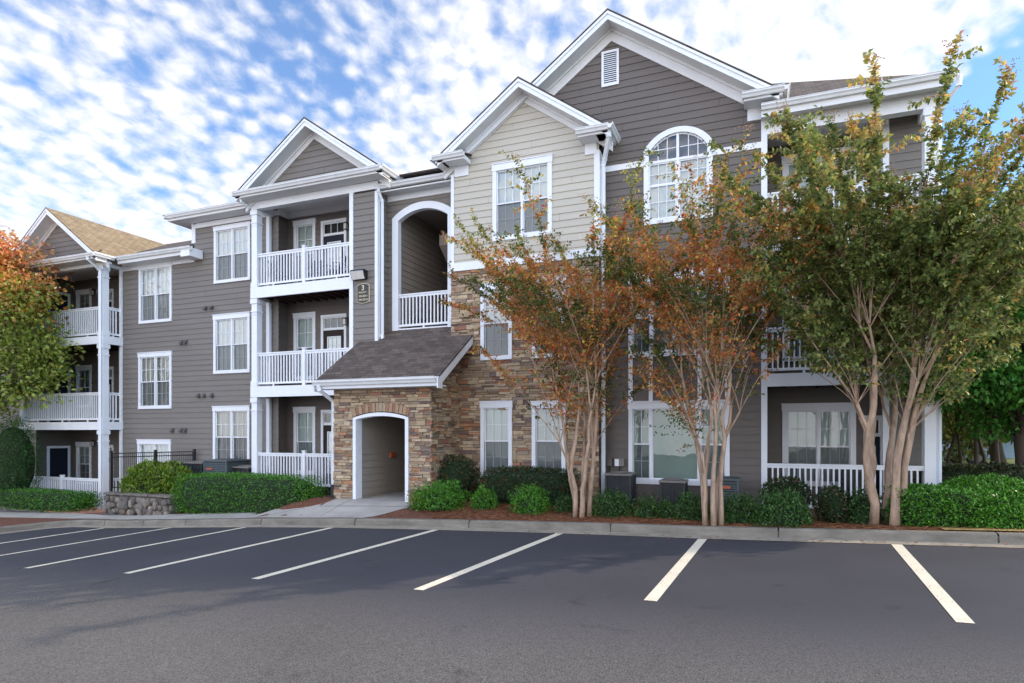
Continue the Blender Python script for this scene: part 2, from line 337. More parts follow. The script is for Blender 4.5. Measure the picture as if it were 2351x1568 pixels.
# gutter pan and kerb: straight run then the bend towards the camera at the far left
kp = [(x*1.0, Yk(x)) for x in range(30, -19, -1)]+[(-18.45, 11.99), (-18.75, 11.85), (-18.98, 11.55), (-19.12, 11.1), (-19.25, 10.3), (-19.5, 8.5), (-20, 5), (-20.6, 0), (-21, -6)]
def offs(path, d):
    out = []
    for i, p in enumerate(path):
        a = path[max(0, i-1)]; b = path[min(len(path)-1, i+1)]; tx, ty = b[0]-a[0], b[1]-a[1]; n = math.hypot(tx, ty)
        out.append((p[0]+ty/n*d, p[1]-tx/n*d))
    return out
prof = [(.0, .006), (.30, .02), (.315, .135), (.345, .165), (.47, .170), (.48, .03)]
rows = [[(q[0], q[1], g(q[0])+h) for q in offs(kp, d)] for d, h in prof]
m = MB()
for i in range(len(kp)-1): m.poly([rows[0][i], rows[0][i+1], rows[1][i+1], rows[1][i]])
S(m.build('gutter_pan', M['gutterpan'], origin=(0,0,0)))
def kerbmat():
    m = M['kerb']; return m
m = MB(); 
def lerp3(a, b, t): return tuple(a[k]+(b[k]-a[k])*t for k in range(3))
joints_px = [(404,0),(589,0),(815,0),(1077,0),(1402,0),(1787,0),(2292,0)]
jx = [fx(p, 11.82) for p, _ in joints_px]; jx += [-15.9, -17.6, 7.5, 10.5]
for i in range(len(kp)-1):
    segs = [(0, 1)]
    xa, xb = kp[i][0], kp[i+1][0]
    for J in jx:
        if min(xa, xb) < J < max(xa, xb) and kp[i][1] > 11.4:
            t = (J-xa)/(xb-xa); w_ = .012/abs(xb-xa); segs = [(0, t-w_), (t+w_, 1)]
    for t0, t1 in segs:
        for r in range(1, len(rows)-1):
            m.poly([lerp3(rows[r][i], rows[r][i+1], t0), lerp3(rows[r][i], rows[r][i+1], t1), lerp3(rows[r+1][i], rows[r+1][i+1], t1), lerp3(rows[r+1][i], rows[r+1][i+1], t0)])
    # body behind, seen dark in the joints
    r0, r1, r2, r3 = [[(q[0], q[1], g(q[0])+h) for q in offs([kp[i], kp[i+1]], d)] for d, h in ((.335,-.02),(.335,.12),(.46,.12),(.46,-.02))]
    m.poly([r0[0], r0[1], r1[1], r1[0]]); m.poly([r1[0], r1[1], r2[1], r2[0]])
S(m.build('kerb', M['kerb'], origin=(0,0,0)))
# beds
S(sheet('planting_bed', M['mulch'], -19, 30, lambda x: Yk(x)+.475, lambda x: 16.9, H, 12))
m = MB()
isl = [(-19.0,10.9),(-19.75,10.0),(-20.5,6),(-24,6),(-30,10),(-30,12.2),(-22,12.35),(-19.2,12.2)]
kb = offs(kp, .475)[-9:]
isl = kb+[(-40,-6),(-40,12.4),(-25,12.5),(-19.0,12.45)]
m.poly([(x, y, g(x)+.155) for x, y in isl][::-1]); S(m.build('mulch_island', M['mulch'], origin=(0,0,0)))
# concrete walk: photo outline dropped on the ground surface
wl = [(-40,15,0)]
top_edge = [(240,1184),(375,1182.5),(480,1179),(588,1175),(652,1172),(700,1166.5),(735,1159),(766,1145.5)]
bot_r = [(859,1186.8),(905,1175),(946.7,1164)]
te = [gpt(*p) for p in top_edge]; br_ = [gpt(*p) for p in bot_r]
m = MB()
X0w, X1w = fx(820.8, 13.4), fx(933.5, 13.4)
def Hc(x, y): return H(x, y)+.014
ltop = [(-40., 14.4), (-24, 13.6), (-20, 13.25)]+[(p[0], p[1]) for p in te]
def top_of(x):
    return float(np.interp(x, [p[0] for p in ltop]+[fx(768,13.45), -7.6], [p[1] for p in ltop]+[13.42, 13.42]))
redge = [(p[0], p[1]) for p in br_]
def bot_of(x):
    if x <= redge[0][0]: return Yk(x)+.478
    return float(np.interp(x, [p[0] for p in redge], [p[1] for p in redge]))
WX = np.linspace(-40, -19.2, 16).tolist()+np.linspace(-19.0, redge[-1][0], 60).tolist()
for i in range(len(WX)-1):
    for j in range(6):
        q = []
        for xx, jj in ((WX[i], j), (WX[i+1], j), (WX[i+1], j+1), (WX[i], j+1)):
            ya = bot_of(xx) if xx > -19.1 else 12.45; yb = max(ya+.001, top_of(xx)); y = ya+(yb-ya)*jj/6; q.append((xx, y, Hc(xx, y)))
        m.poly(q)
S(m.build('sidewalk', M['concrete'], origin=(0,0,0)))
# scored joints of the walk: narrow dark grooves
m = MB()
for (a, b) in (((735,1186),(880,1139)),((545,1192),(700,1168)),((735,1164),(940,1164.5)),((870,1150),(940,1152)),((300,1194),(430,1184)),((930,1186),(946,1166))):
    A, B = gpt(*a), gpt(*b); d = Vector((B[0]-A[0], B[1]-A[1], 0)).normalized(); n_ = Vector((-d.y, d.x, 0))*.007; K = 14
    for i in range(K):
        p = [A[0]+(B[0]-A[0])*i/K, A[1]+(B[1]-A[1])*i/K]; q = [A[0]+(B[0]-A[0])*(i+1)/K, A[1]+(B[1]-A[1])*(i+1)/K]
        m.poly([(x, y, Hc(x, y)+.004) for x, y in ((p[0]+n_.x, p[1]+n_.y), (q[0]+n_.x, q[1]+n_.y), (q[0]-n_.x, q[1]-n_.y), (p[0]-n_.x, p[1]-n_.y))])
S(m.build('sidewalk_joints', mat('joint_grime', (.13,.12,.11), .9), origin=(0,0,0)))
# dry grass strip at the right and lawn far right
S(sheet('grass_strip', M['grass'], fx(2160,12.2), 30, lambda x: 11.99, lambda x: 12.55, lambda x, y: H(x, y)+.03, 2))
S(sheet('lawn', M['lawn'], 4.2, 90, lambda x: 17.2, lambda x: 120, lambda x, y: .2+.012*(y-17), 4))
# stall lines
ends = [((238,1213),(0,1248)),((390,1212),(0,1276)),((562,1211),(60,1305)),((760,1212),(290,1317)),((1000,1217),(585,1330)),((1285,1225),(960,1355)),((1627-14,1238),(1493,1380)),((2058,1250),(2217,1431))]
ga = lambda x, y: g(x)
lab = ['first', 'second', 'third', 'fourth', 'fifth', 'sixth', 'seventh', 'eighth']
for i, (a, b) in enumerate(ends):
    A = gpt(*a, ga); B = gpt(*b, ga); A = Vector(A); B = Vector(B); d = (A-B); d.z = 0; d.normalize()
    if i < 2: B = A-d*4.7
    if i < 6:   # shift so that the measured edge becomes the centre
        pass
    n_ = Vector((-d.y, d.x, 0)); m = MB(); K = 12
    for k in range(K):
        p = B.lerp(A, k/K); q = B.lerp(A, (k+1)/K); r_ = .075
        m.poly([(x.x, x.y, g(x.x)+.005) for x in (p-n_*r_, q-n_*r_, q+n_*r_, p+n_*r_)])
    o = m.build('stall_line', M['paint'], origin=((A.x+B.x)/2, (A.y+B.y)/2, g((A.x+B.x)/2)))
    tag(o, 'cream painted parking stall line, %s from the left along the kerb' % lab[i], 'stall line', 'painted parking stall lines')
exec_after_ground = True
# ------------------------------------------------------------------ the apartment building
BL = empty('apartment_building', (-10, 16, FL), 'three storey apartment building with taupe siding, stone entry, white trim and balconies', 'apartment building')
EXPO = .178
def lap(name, poly, plane, pos, sign, material, holes=(), parent=BL, z_ref=0.0, deep=.018):
    """lap siding on a convex outline. plane 'y': poly (x,z) at Y=pos facing sign*Y ; plane 'x': poly (y,z) at X=pos facing sign*X"""
    def P(u, z, o): return (u, pos+sign*o, z) if plane == 'y' else (pos+sign*o, u, z)
    zmin = min(p[1] for p in poly); zmax = max(p[1] for p in poly); m = MB()
    cuts = set([zmin, zmax]+[p[1] for p in poly]); c = z_ref+math.floor((zmin-z_ref)/EXPO)*EXPO
    while c < zmax:
        if c > zmin: cuts.add(c)
        c += EXPO
    for h in holes:
        for z in (h[2], h[3]):
            if zmin < z < zmax: cuts.add(z)
    cuts = sorted(cuts)
    def span(z, up):
        z += 1e-6 if up else -1e-6; us = []
        for i in range(len(poly)):
            a, b = poly[i], poly[(i+1) % len(poly)]
            if (a[1]-z)*(b[1]-z) <= 0 and a[1] != b[1]: us.append(a[0]+(b[0]-a[0])*(z-a[1])/(b[1]-a[1]))
        return (min(us), max(us)) if len(us) > 1 else None
    def boards(sg, c):
        out = []; j0 = ((c*0.6180339)%1)*3.66
        for (a0, b0, a1, b1) in sg:
            lo, hi = max(a0, a1), min(b0, b1); J = math.floor((lo-j0)/3.66)*3.66+j0; cur = (a0, a1)
            while J < hi:
                if J > lo+.02: out.append((cur[0], J-.002, cur[1], J-.002)); cur = (J+.002, J+.002)
                J += 3.66
            out.append((cur[0], b0, cur[1], b1))
        return out
    def off(z, up):
        t = (z-z_ref)/EXPO; fr = t-math.floor(t+1e-6 if up else t-1e-6)
        if not up and fr < 1e-5: fr = 1
        return .003+deep*(1-min(1, max(0, fr)))
    for i in range(len(cuts)-1):
        z0, z1 = cuts[i], cuts[i+1]
        if z1-z0 < 1e-4: continue
        s0, s1 = span(z0, True), span(z1, False)
        if not s0 or not s1: continue
        segs = [(s0[0], s0[1], s1[0], s1[1])]; zm = (z0+z1)/2
        for h in holes:
            if h[2] < zm < h[3]:
                ns = []
                for (a0, b0, a1, b1) in segs:
                    if h[0] >= max(b0, b1) or h[1] <= min(a0, a1): ns.append((a0, b0, a1, b1)); continue
                    if h[0] > a0 or h[0] > a1: ns.append((a0, h[0], a1, h[0]))
                    if h[1] < b0 or h[1] < b1: ns.append((h[1], b0, h[1], b1))
                segs = ns
        o0, o1 = off(z0, True), off(z1, False); t = (z0-z_ref)/EXPO
        ci = math.floor(t+1e-4)
        for (a0, b0, a1, b1) in boards(segs, ci):
            kk = 1+.022*math.sin(ci*12.9898+math.floor((a0+b0)/7)*78.233+ci*ci); colr = tuple(q_*kk for q_ in SIDE[material.name])
            q = [P(a0, z0, o0), P(b0, z0, o0), P(b1, z1, o1), P(a1, z1, o1)]
            flip = (sign < 0) == (plane == 'y'); m.poly(q if flip else q[::-1], colr)
            if abs(t-round(t)) < 1e-4: m.poly([P(a0, z0, 0), P(b0, z0, 0), P(b0, z0, o0), P(a0, z0, o0)], colr)
    return m.build(name, material, parent)
def back(poly, plane, pos, sign, d=.05):
    pass
WIN = []
def grid_sash(m, x0, x1, z0, z1, y, cols, rws, fr=.030, mu=.016, dp=.03):
    m.box(x0, x0+fr, y, y+dp, z0, z1); m.box(x1-fr, x1, y, y+dp, z0, z1)
    m.box(x0+fr, x1-fr, y, y+dp, z0, z0+fr); m.box(x0+fr, x1-fr, y, y+dp, z1-fr, z1)
    for i in range(1, cols):
        x = x0+fr+(x1-x0-2*fr)*i/cols; m.box(x-mu/2, x+mu/2, y+.004, y+dp-.004, z0+fr, z1-fr)
    for i in range(1, rws):
        z = z0+fr+(z1-z0-2*fr)*i/rws; m.box(x0+fr, x1-fr, y+.0055, y+dp-.0055, z-mu/2, z+mu/2)
def window(Y, X0, X1, Z0, Z1, units=((0,1,3),), head=.15, side=.095, sill=.10, rws=2, proud=.045, blind='blind', label=None, meet=.5, screen=True):
    """double hung window in the plane Y; units = (from, to, columns) as fractions of the glazed width; columns 0 = one fixed light. Returns the opening."""
    gx0, gx1, gz0, gz1 = X0+side, X1-side, Z0+sill, Z1-head
    m = MB()
    m.box(X0, gx0, Y-proud, Y+.02, gz0, gz1); m.box(gx1, X1, Y-proud, Y+.02, gz0, gz1)
    m.box(X0-.015, X1+.015, Y-proud-.012, Y+.02, gz1, Z1); m.box(X0-.028, X1+.028, Y-proud-.03, Y+.018, Z1, Z1+.022)
    m.box(X0, X1, Y-proud-.008, Y+.02, Z0, gz0)
    mul = .055; us = [(gx0+(gx1-gx0)*a, gx0+(gx1-gx0)*b, c) for a, b, c in units]
    for i in range(len(us)-1): m.box(us[i][1]-mul/2, us[i][1]+mul/2, Y-.03, Y+.05, gz0, gz1)
    o = m.build('window', M['trim'], BL)
    if label: o['label'] = label
    sb = MB(); pn = MB(); sc = MB()
    for i, (a, b, c) in enumerate(us):
        a += mul/2 if i else 0; b -= mul/2 if i < len(us)-1 else 0
        if c == 0:
            grid_sash(sb, a, b, gz0, gz1, Y+.0, 1, 1, .03); pn.poly([(a,Y+.018,gz0),(b,Y+.018,gz0),(b,Y+.018,gz1),(a,Y+.018,gz1)])
        else:
            zm = gz0+(gz1-gz0)*meet
            grid_sash(sb, a, b, zm-.02, gz1, Y+.002, c, rws); grid_sash(sb, a, b, gz0, zm+.018, Y+.036, c, rws)
            pn.poly([(a,Y+.018,zm),(b,Y+.018,zm),(b,Y+.018,gz1),(a,Y+.018,gz1)]); pn.poly([(a,Y+.052,gz0),(b,Y+.052,gz0),(b,Y+.052,zm),(a,Y+.052,zm)])
            if screen: sc.poly([(a+.02,Y+.03,gz0+.02),(b-.02,Y+.03,gz0+.02),(b-.02,Y+.03,zm-.02),(a+.02,Y+.03,zm-.02)])
    sb.build('sash', M['trim'], o); pn.build('pane', M['glass'], o)
    for q in range(0, len(sc.v), 4): s1 = MB(); s1.poly(sc.v[q:q+4]); s1.build('insect_screen', M['screen'], o)
    bl = MB(); 
    if blind == 'curtain':
        K = 60; 
        for k in range(K):
            xa = gx0+(gx1-gx0)*k/K; xb = gx0+(gx1-gx0)*(k+1)/K; f = lambda x: Y+.12+.02*math.sin(x*43)+.012*math.sin(x*91)
            bl.poly([(xa,f(xa),gz0),(xb,f(xb),gz0),(xb,f(xb),gz1),(xa,f(xa),gz1)])
        bl.build('curtain', M['curtain'], o)
    else:
        bl.poly([(gx0,Y+.075,gz0),(gx1,Y+.075,gz0),(gx1,Y+.075,gz1),(gx0,Y+.075,gz1)]); bl.build('blind', M[blind], o)
    rv = MB()   # reveal and backing so that no light enters from behind
    rv.poly([(gx0,Y,gz0),(gx0,Y+.16,gz0),(gx0,Y+.16,gz1),(gx0,Y,gz1)]); rv.poly([(gx1,Y,gz0),(gx1,Y,gz1),(gx1,Y+.16,gz1),(gx1,Y+.16,gz0)])
    rv.poly([(gx0,Y,gz1),(gx0,Y+.16,gz1),(gx1,Y+.16,gz1),(gx1,Y,gz1)]); rv.poly([(gx0,Y,gz0),(gx1,Y,gz0),(gx1,Y+.16,gz0),(gx0,Y+.16,gz0)])
    rv.poly([(gx0,Y+.16,gz0),(gx1,Y+.16,gz0),(gx1,Y+.16,gz1),(gx0,Y+.16,gz1)]); rv.build('jamb', M['soffit'], o)
    return (gx0, gx1, gz0, gz1)
def wpx(Y, xl, yt, yb, xr, **k):
    return window(Y, fx(xl, Y), fx(xr, Y), fz(xl, yb, Y), fz(xl, yt, Y), **k)
def door(Y, X0, X1, Zf, Z1, material='navy', transom=True, lite=True, label=None):
    """white cased door with transom and a glazed leaf"""
    cs = .085; m = MB(); m.box(X0, X0+cs, Y-.04, Y+.02, Zf, Z1-cs); m.box(X1-cs, X1, Y-.04, Y+.02, Zf, Z1-cs); m.box(X0, X1, Y-.045, Y+.02, Z1-cs, Z1)
    zt = Z1-cs-.36 if transom else Z1-cs
    if transom: m.box(X0+cs, X1-cs, Y-.02, Y+.03, zt-.05, zt)
    o = m.build('balcony_door', M['trim'], BL)
    if label: o['label'] = label
    a, b = X0+cs, X1-cs; top = zt-.05 if transom else zt
    lf = MB()
    if lite:
        la, lb_, lz0, lz1 = a+.14, b-.14, Zf+.35, top-.2
        lf.box(a, la, Y+.0, Y+.05, Zf, top); lf.box(lb_, b, Y, Y+.05, Zf, top); lf.box(la, lb_, Y, Y+.05, Zf, lz0); lf.box(la, lb_, Y, Y+.05, lz1, top)
    else:
        lf.box(a, b, Y, Y+.05, Zf, top)
        wdt = (b-a)
        for cxx in (a+wdt*.3, a+wdt*.7):
            for (p, q) in ((.2,.75),(.95,1.45),(1.6,1.85)):
                if Zf+q < top: lf.box(cxx-wdt*.14, cxx+wdt*.14, Y-.008, Y, Zf+p, Zf+q)
    lf.build('door_leaf', M[material], o)
    gm = MB(); pn = MB(); bl = MB()
    if lite:
        grid_sash(gm, la, lb_, lz0, lz1, Y-.008, 3, 5, .03, .016, .03); pn.poly([(la,Y+.01,lz0),(lb_,Y+.01,lz0),(lb_,Y+.01,lz1),(la,Y+.01,lz1)])
        bl.poly([(la,Y+.03,lz0),(lb_,Y+.03,lz0),(lb_,Y+.03,lz1),(la,Y+.03,lz1)])
    if transom:
        grid_sash(gm, a, b, zt, Z1-cs, Y-.004, 3, 1, .03, .016, .03); pn.poly([(a,Y+.014,zt),(b,Y+.014,zt),(b,Y+.014,Z1-cs),(a,Y+.014,Z1-cs)])
    if gm.v: gm.build('muntins', M['trim'], o); pn.build('pane', M['glass'], o)
    if bl.v: bl.build('blind', M['blind'], o)
    dk = MB(); dk.poly([(a,Y+.08,Zf),(b,Y+.08,Zf),(b,Y+.08,Z1-cs),(a,Y+.08,Z1-cs)]); dk.build('door_reveal', M['black'], o)
    kn = MB(); kn.tube([(b-.06,Y-.06,Zf+1.0),(b-.06,Y,Zf+1.0)], .025, 8); kn.build('door_handle', M['metal'], o)
    DOORS.append((X0+.02, X1-.02, Zf, Z1-.02)); return o
DOORS = []
def railing(p0, p1, zf, newels=(), h=1.05, label=None, gap=.07):
    """white railing from p0 to p1 (x,y); newels = fractions with a post"""
    d = Vector((p1[0]-p0[0], p1[1]-p0[1], 0)); Ln = d.length; d.normalize(); n_ = Vector((-d.y, d.x, 0)); m = MB()
    def bar(a, b, hw, z0, z1, mm):
        A = Vector((p0[0], p0[1], 0))+d*a; B = Vector((p0[0], p0[1], 0))+d*b
        q = [A-n_*hw, B-n_*hw, B+n_*hw, A+n_*hw]; mm.prism([(v.x, v.y) for v in q], 'z', z0, z1)
    bar(0, Ln, .045, zf+h-.035, zf+h, m); bar(0, Ln, .022, zf+h-.10, zf+h-.036, m); bar(0, Ln, .028, zf+gap, zf+gap+.06, m)
    k = max(2, round(Ln/.112))
    for i in range(1, k):
        t = Ln*i/k
        if any(abs(t-f*Ln) < .07 for f in newels): continue
        bar(t-.0175, t+.0175, .0175, zf+gap+.06, zf+h-.10, m)
    nb = max(1, round(Ln/1.3))
    for i in range(1, nb+1): t = Ln*(i-.5)/nb; bar(t-.025, t+.025, .02, zf, zf+gap, m)
    o = m.build('railing', M['trim'], BL)
    if label: o['label'] = label
    for f in newels:
        q = MB(); bar(f*Ln-.05, f*Ln+.05, .05, zf, zf+h+.05, q); bar(f*Ln-.062, f*Ln+.062, .062, zf+h+.051, zf+h+.085, q); q.build('newel_post', M['trim'], o)
    return o
def post(x0, x1, y0, y1, z0, z1, name='porch_post', capital=True):
    m = MB(); m.box(x0, x1, y0, y1, z0, z1)
    if capital:
        e = .018
        for a, b, e in ((z1-.16, z1-.02, .03), (z1-.42, z1-.38, .022), (z1-.5, z1-.485, .012), (z0+.005, z0+.16, .02)):
            m.box(x0-e, x1+e, y0-e, y1+e, a, b)
    return m.build(name, M['trim'], BL)
def gutter_x(x0, x1, Y, z, name='gutter', drop=.12, dp=.12):
    """K-style gutter running along X, back against Y, lip towards -Y; z is its top"""
    pr = [(Y, z-.0), (Y, z-drop), (Y-dp*.55, z-drop), (Y-dp*.75, z-drop*.62), (Y-dp, z-drop*.38), (Y-dp, z-.012), (Y-dp-.012, z-.012), (Y-dp-.012, z), (Y-dp+.012, z), (Y-dp+.012, z-.035), (Y-.01, z-.035), (Y-.01, z)]
    m = MB(); m.prism(pr, 'x', x0, x1); return m.build(name, M['cream'], BL)
def gutter_y(y0, y1, X, z, s=1, drop=.12, dp=.12, name='gutter'):
    pr = [(X, z), (X, z-drop), (X+s*dp*.55, z-drop), (X+s*dp*.75, z-drop*.62), (X+s*dp, z-drop*.38), (X+s*dp, z), (X+s*(dp-.02), z), (X+s*(dp-.02), z-.03), (X+s*.01, z-.03), (X+s*.01, z)]
    m = MB(); m.prism(pr, 'y', y0, y1); return m.build(name, M['cream'], BL)
def downspout(pts, name='downspout', wdt=.075):
    m = MB()
    for i in range(len(pts)-1):
        a, b = Vector(pts[i]), Vector(pts[i+1]); 
        m.tube([a, b], wdt*.62, 4)
    for p in pts[1:-1]: m.tube([Vector(p)-Vector((0,0,.03)), Vector(p)+Vector((0,0,.03))], wdt*.66, 6)
    return m.build(name, M['trim'], BL)
def roof_quad(m, a, b, c, d, thick=.045):
    """slab with UVs: a,b along the eave, c,d along the ridge"""
    A, B, C_, D = [Vector(v) for v in (a, b, c, d)]
    ex = (B-A).normalized(); nrm = (B-A).cross(D-A).normalized(); ey = nrm.cross(ex)
    uv = [((v-A).dot(ex), (v-A).dot(ey)) for v in (A, B, C_, D)]
    up = Vector((0, 0, thick)); pts = [v+up for v in (A, B, C_, D)]
    m.poly(pts, uv=uv); m.poly([D, C_, B, A], uv=uv[::-1])
    q = [A, B, C_, D]
    for i in range(4):
        j = (i+1) % 4
        if (q[i]-q[j]).length > 1e-4: m.poly([q[i], q[j], q[j]+up, q[i]+up], uv=[(0, 0), (.3, 0), (.3, .03), (0, .03)])
def gz_(x, xc, half, ze, pitch, d=.24): return ze-d+pitch*(half-abs(x-xc))
def gpoly(x0, x1, zlow, xc, half, ze, pitch): return [(x0, zlow), (x1, zlow), (x1, gz_(x1, xc, half, ze, pitch)), (xc, gz_(xc, xc, half, ze, pitch)), (x0, gz_(x0, xc, half, ze, pitch))]
def gable(xc, half, ze, pitch, Yf, Yw, Yb, twall, tm, mode, zb, rm='shingle', frieze=.22):
    """front gable: roof slabs, rake fascia, soffit, frieze board and the tympanum siding. ze = roof underside height at the foot"""
    zt = ze+pitch*half; r = MB(); ov = .03
    for s in (-1, 1):
        a = (xc+s*half, Yf-ov, ze); b = (xc+s*half, Yb, ze); c = (xc, Yb, zt); d = (xc, Yf-ov, zt)
        if s > 0: roof_quad(r, a, b, c, d)
        else: roof_quad(r, b, a, d, c)
    r.build('roof', M[rm], BL)
    f = MB(); sf = MB(); fz_ = MB(); fd = .20
    for s in (-1, 1):
        X = lambda t: xc+s*half*(1-t)
        p0, p1 = (xc+s*half, ze), (xc, zt)
        f.prism([(p0[0], p0[1]-.004), (p1[0], p1[1]-.004), (p1[0], p1[1]-fd), (p0[0], p0[1]-fd)], 'y', Yf, Yf+.03)
        f.prism([(p0[0], p0[1]-.004), (p1[0], p1[1]-.004), (p1[0], p1[1]-.075), (p0[0], p0[1]-.075)], 'y', Yf-.025, Yf-.001)
        sf.prism([(p0[0], p0[1]-fd+.03), (p1[0], p1[1]-fd+.03), (p1[0], p1[1]-fd+.008), (p0[0], p0[1]-fd+.008)], 'y', Yf+.031, Yw+.1)
        fz_.prism([(p0[0], p0[1]-fd+.006), (p1[0], p1[1]-fd+.006), (p1[0], p1[1]-fd-frieze*1.22), (p0[0], p0[1]-fd-frieze*1.22)], 'y', Yw-.05, Yw-.0)
        fz_.prism([(p0[0], p0[1]-fd+.006), (p1[0], p1[1]-fd+.006), (p1[0], p1[1]-fd-.06), (p0[0], p0[1]-fd-.06)], 'y', Yw-.09, Yw-.051)
    f.build('rake_board', M['trim'], BL); sf.build('rake_soffit', M['soffit'], BL)
    # clip the frieze feet where the tympanum ends: keep it simple, feet die behind the eave trim
    fz_.build('rake_frieze', M['soffit'], BL)
    return zt
def zoff(px, py, Y): return fz(px, py, Y)
Yd = 14.9; Yl = 15.65; Ya = 15.4; Yg = 15.25; Ye = 13.4
EV = EYE+7.17                                    # main eave height (roof underside at the gable feet)
EVL = EYE+6.05                                   # left wing eave
F1, F2, F3 = EYE-1.70, EYE+1.38, EYE+4.44
# --- left wall (taupe) with windows
XL0, XL1 = fx(282, Yl), fx(576, Yl)
XS = fx(446.5, Yl)                                # where the wall steps up to the taller part
holes = []
tw = ((0,.5,3),(.5,1,3))
holes.append(wpx(Yl, 320.8, 612, 744.3, 395.8, units=tw)); holes.append(wpx(Yl, 319.8, 812, 939.3, 395.4, units=tw, blind='curtain')); holes.append(wpx(Yl, 318, 1009.6, 1137, 393.5, units=tw))
holes.append(wpx(Yl, 493, 524, 652.4, 576, units=tw, head=.12)); holes.append(wpx(Yl, 492, 725, 858.8, 575, units=tw)); holes.append(wpx(Yl, 491, 934, 1068.8, 574.5, units=tw, blind='curtain'))
XM = fx(640, Yl)                                   # wall runs on behind the balcony post to the balcony recess
lap('siding', [(XL0, -1.2), (XM, -1.2), (XM, EVL+.1), (XL0, EVL+.1)], 'y', Yl, -1, M['gray'], holes)
lap('siding', [(XS, EVL+.1), (XM, EVL+.1), (XM, EV+.1), (XS, EV+.1)], 'y', Yl, -1, M['gray'], holes, z_ref=0)
m = MB(); m.box(XS-.1, XS, Yl-.03, Yl+.3, EVL+.35, EV-.1); m.box(XS-.02, XS+.07, Yl-.032, Yl-.0005, EVL+.35, EV-.15); m.build('corner_board', M['trim'], BL)
m = MB(); m.box(XL0, fx(448, Yl), Yl-.035, Yl+.01, fz(448, 601.6, Yl), EVL+.02); m.box(XS+.07, XM-.0, Yl-.034, Yl+.01, fz(449, 525.3, Yl), EV-.12); m.build('frieze_board', M['trim'], BL)
# left wing side wall above its roof (the step), facing -X
m = MB(); m.poly([(XS, Yl, EVL), (XS, 24, EVL), (XS, 24, EV), (XS, Yl, EV)]); m.build('step_wall', M['grayplain'], BL)
# --- left wing: roof, gable porch and gutters
xc, half, pt = -23.70, 2.60, .735
gable(xc, half, EVL, pt, 14.45, Yd+.02, 22, None, None, 'pent', 0, rm='shingle_tan', frieze=.14)
lap('gable_siding', [(xc-half+.35, EVL-.0), (xc+half-.35, EVL-.0), (xc, EVL-.24+pt*half)], 'y', Yd+.0, -1, M['gray'])
r = MB(); zr = EVL+.47*4.2
roof_quad(r, (-21.2, 15.15, EVL), (XS-.1, 15.15, EVL), (XS-.1, 19.35, zr), (-23.5, 19.35, zr)); roof_quad(r, (XS-.1, 23.5, EVL), (-30, 23.5, EVL), (-30, 19.35, zr), (XS-.1, 19.35, zr)); r.build('roof', M['shingle'], BL)
m = MB(); m.prism([(15.15, EVL-.02), (15.15, EVL-.17), (Yl, EVL-.17), (Yl, EVL-.02)], 'x', -21.0, XS-.0); m.build('soffit', M['soffit'], BL)
gutter_x(-20.95, fx(436, 15.05), 15.15, EVL+.06)
m = MB(); m.box(fx(433,15.05), XS+.02, 15.08, Yl-.04, EVL-.25, EVL+.04); m.build('eave_return', M['trim'], BL)
def pent(x0, x1, ze, Yf, Yw):
    """strip of shingles and full width gutter across the foot of a gable"""
    r = MB(); roof_quad(r, (x0, Yf-.0, ze+.03), (x1, Yf, ze+.03), (x1-.25, Yw, ze+.27), (x0+.25, Yw, ze+.27), .03); r.build('pent_roof', M['shingle'], BL)
    gutter_x(x0, x1, Yf, ze+.055); m = MB(); m.box(x0+.02, x1-.02, Yf, Yw+.02, ze-.12, ze-.0); m.build('soffit', M['soffit'], BL)
pent(xc-half, xc+half, EVL, 14.45, Yd-.06)
gutter_y(14.33, 15.06, xc+half-.0, EVL+.055)
# porch structure of the left wing
def porch(x0, x1, Yfront, Yw, Yb, floors, zbeam, ztop, x_rear=None, pw=.2, newel=(.47,), first_off=0, side='left', labels=None, tagname=''):
    pass
LX0, LX1 = -26.0, fx(237, Yd)-.02                # front corners
LFl = [EYE-2.73, EYE+.33, EYE+3.36]
m = MB(); m.box(LX0, LX1, Yd, Yd+.2, fz(224, 610.6, Yd), EVL-.12); m.box(LX1-.2, LX1, Yd+.2, Yl, fz(224, 610.6, Yd), EVL-.12); m.build('porch_beam', M['trim'], BL)
m = MB(); m.box(LX0, LX1-.02, Yd+.02, 17.2, fz(224, 610.6, Yd)+.28, fz(224, 610.6, Yd)+.3); m.build('porch_ceiling', M['soffit'], BL)
for k, zf in enumerate(LFl):
    zt_ = (LFl[k+1]-.28) if k < 2 else fz(224, 610.6, Yd)
    post(LX1-.24, LX1, Yd-.0, Yd+.22, zf, zt_); post(LX0, LX0+.22, Yd, Yd+.22, zf, zt_)
    post(LX1-.09, LX1, Yl-.09, Yl-.02, zf, zt_, capital=False)
    if k:
        m = MB(); m.box(LX0-.02, LX1+.02, Yd-.02, Yd+.03, zf-.28, zf); m.box(LX1-.03, LX1+.02, Yd+.03, Yl-.02, zf-.28, zf); m.build('deck_fascia', M['trim'], BL)
        m = MB(); m.box(LX0, LX1-.04, Yd+.04, 17.2, zf-.05, zf-.01)
        for i in range(12): x = LX0+.2+i*.38; m.box(x, x+.04, Yd+.05, 17.1, zf-.24, zf-.055)
        m.build('balcony_deck', M['joist'], BL)
    railing((LX0+.22, Yd+.1), (LX1-.24, Yd+.1), zf, (.5,) if k == 0 else ()); railing((LX1-.1, Yd+.22), (LX1-.1, Yl-.09), zf)
YLb = 16.75; lh = []
for k, zf in enumerate(LFl):
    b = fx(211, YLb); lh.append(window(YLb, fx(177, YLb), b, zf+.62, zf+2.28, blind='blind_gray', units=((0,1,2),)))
    door(YLb, fx(237, YLb), fx(262, YLb), zf, zf+2.2, 'navy')
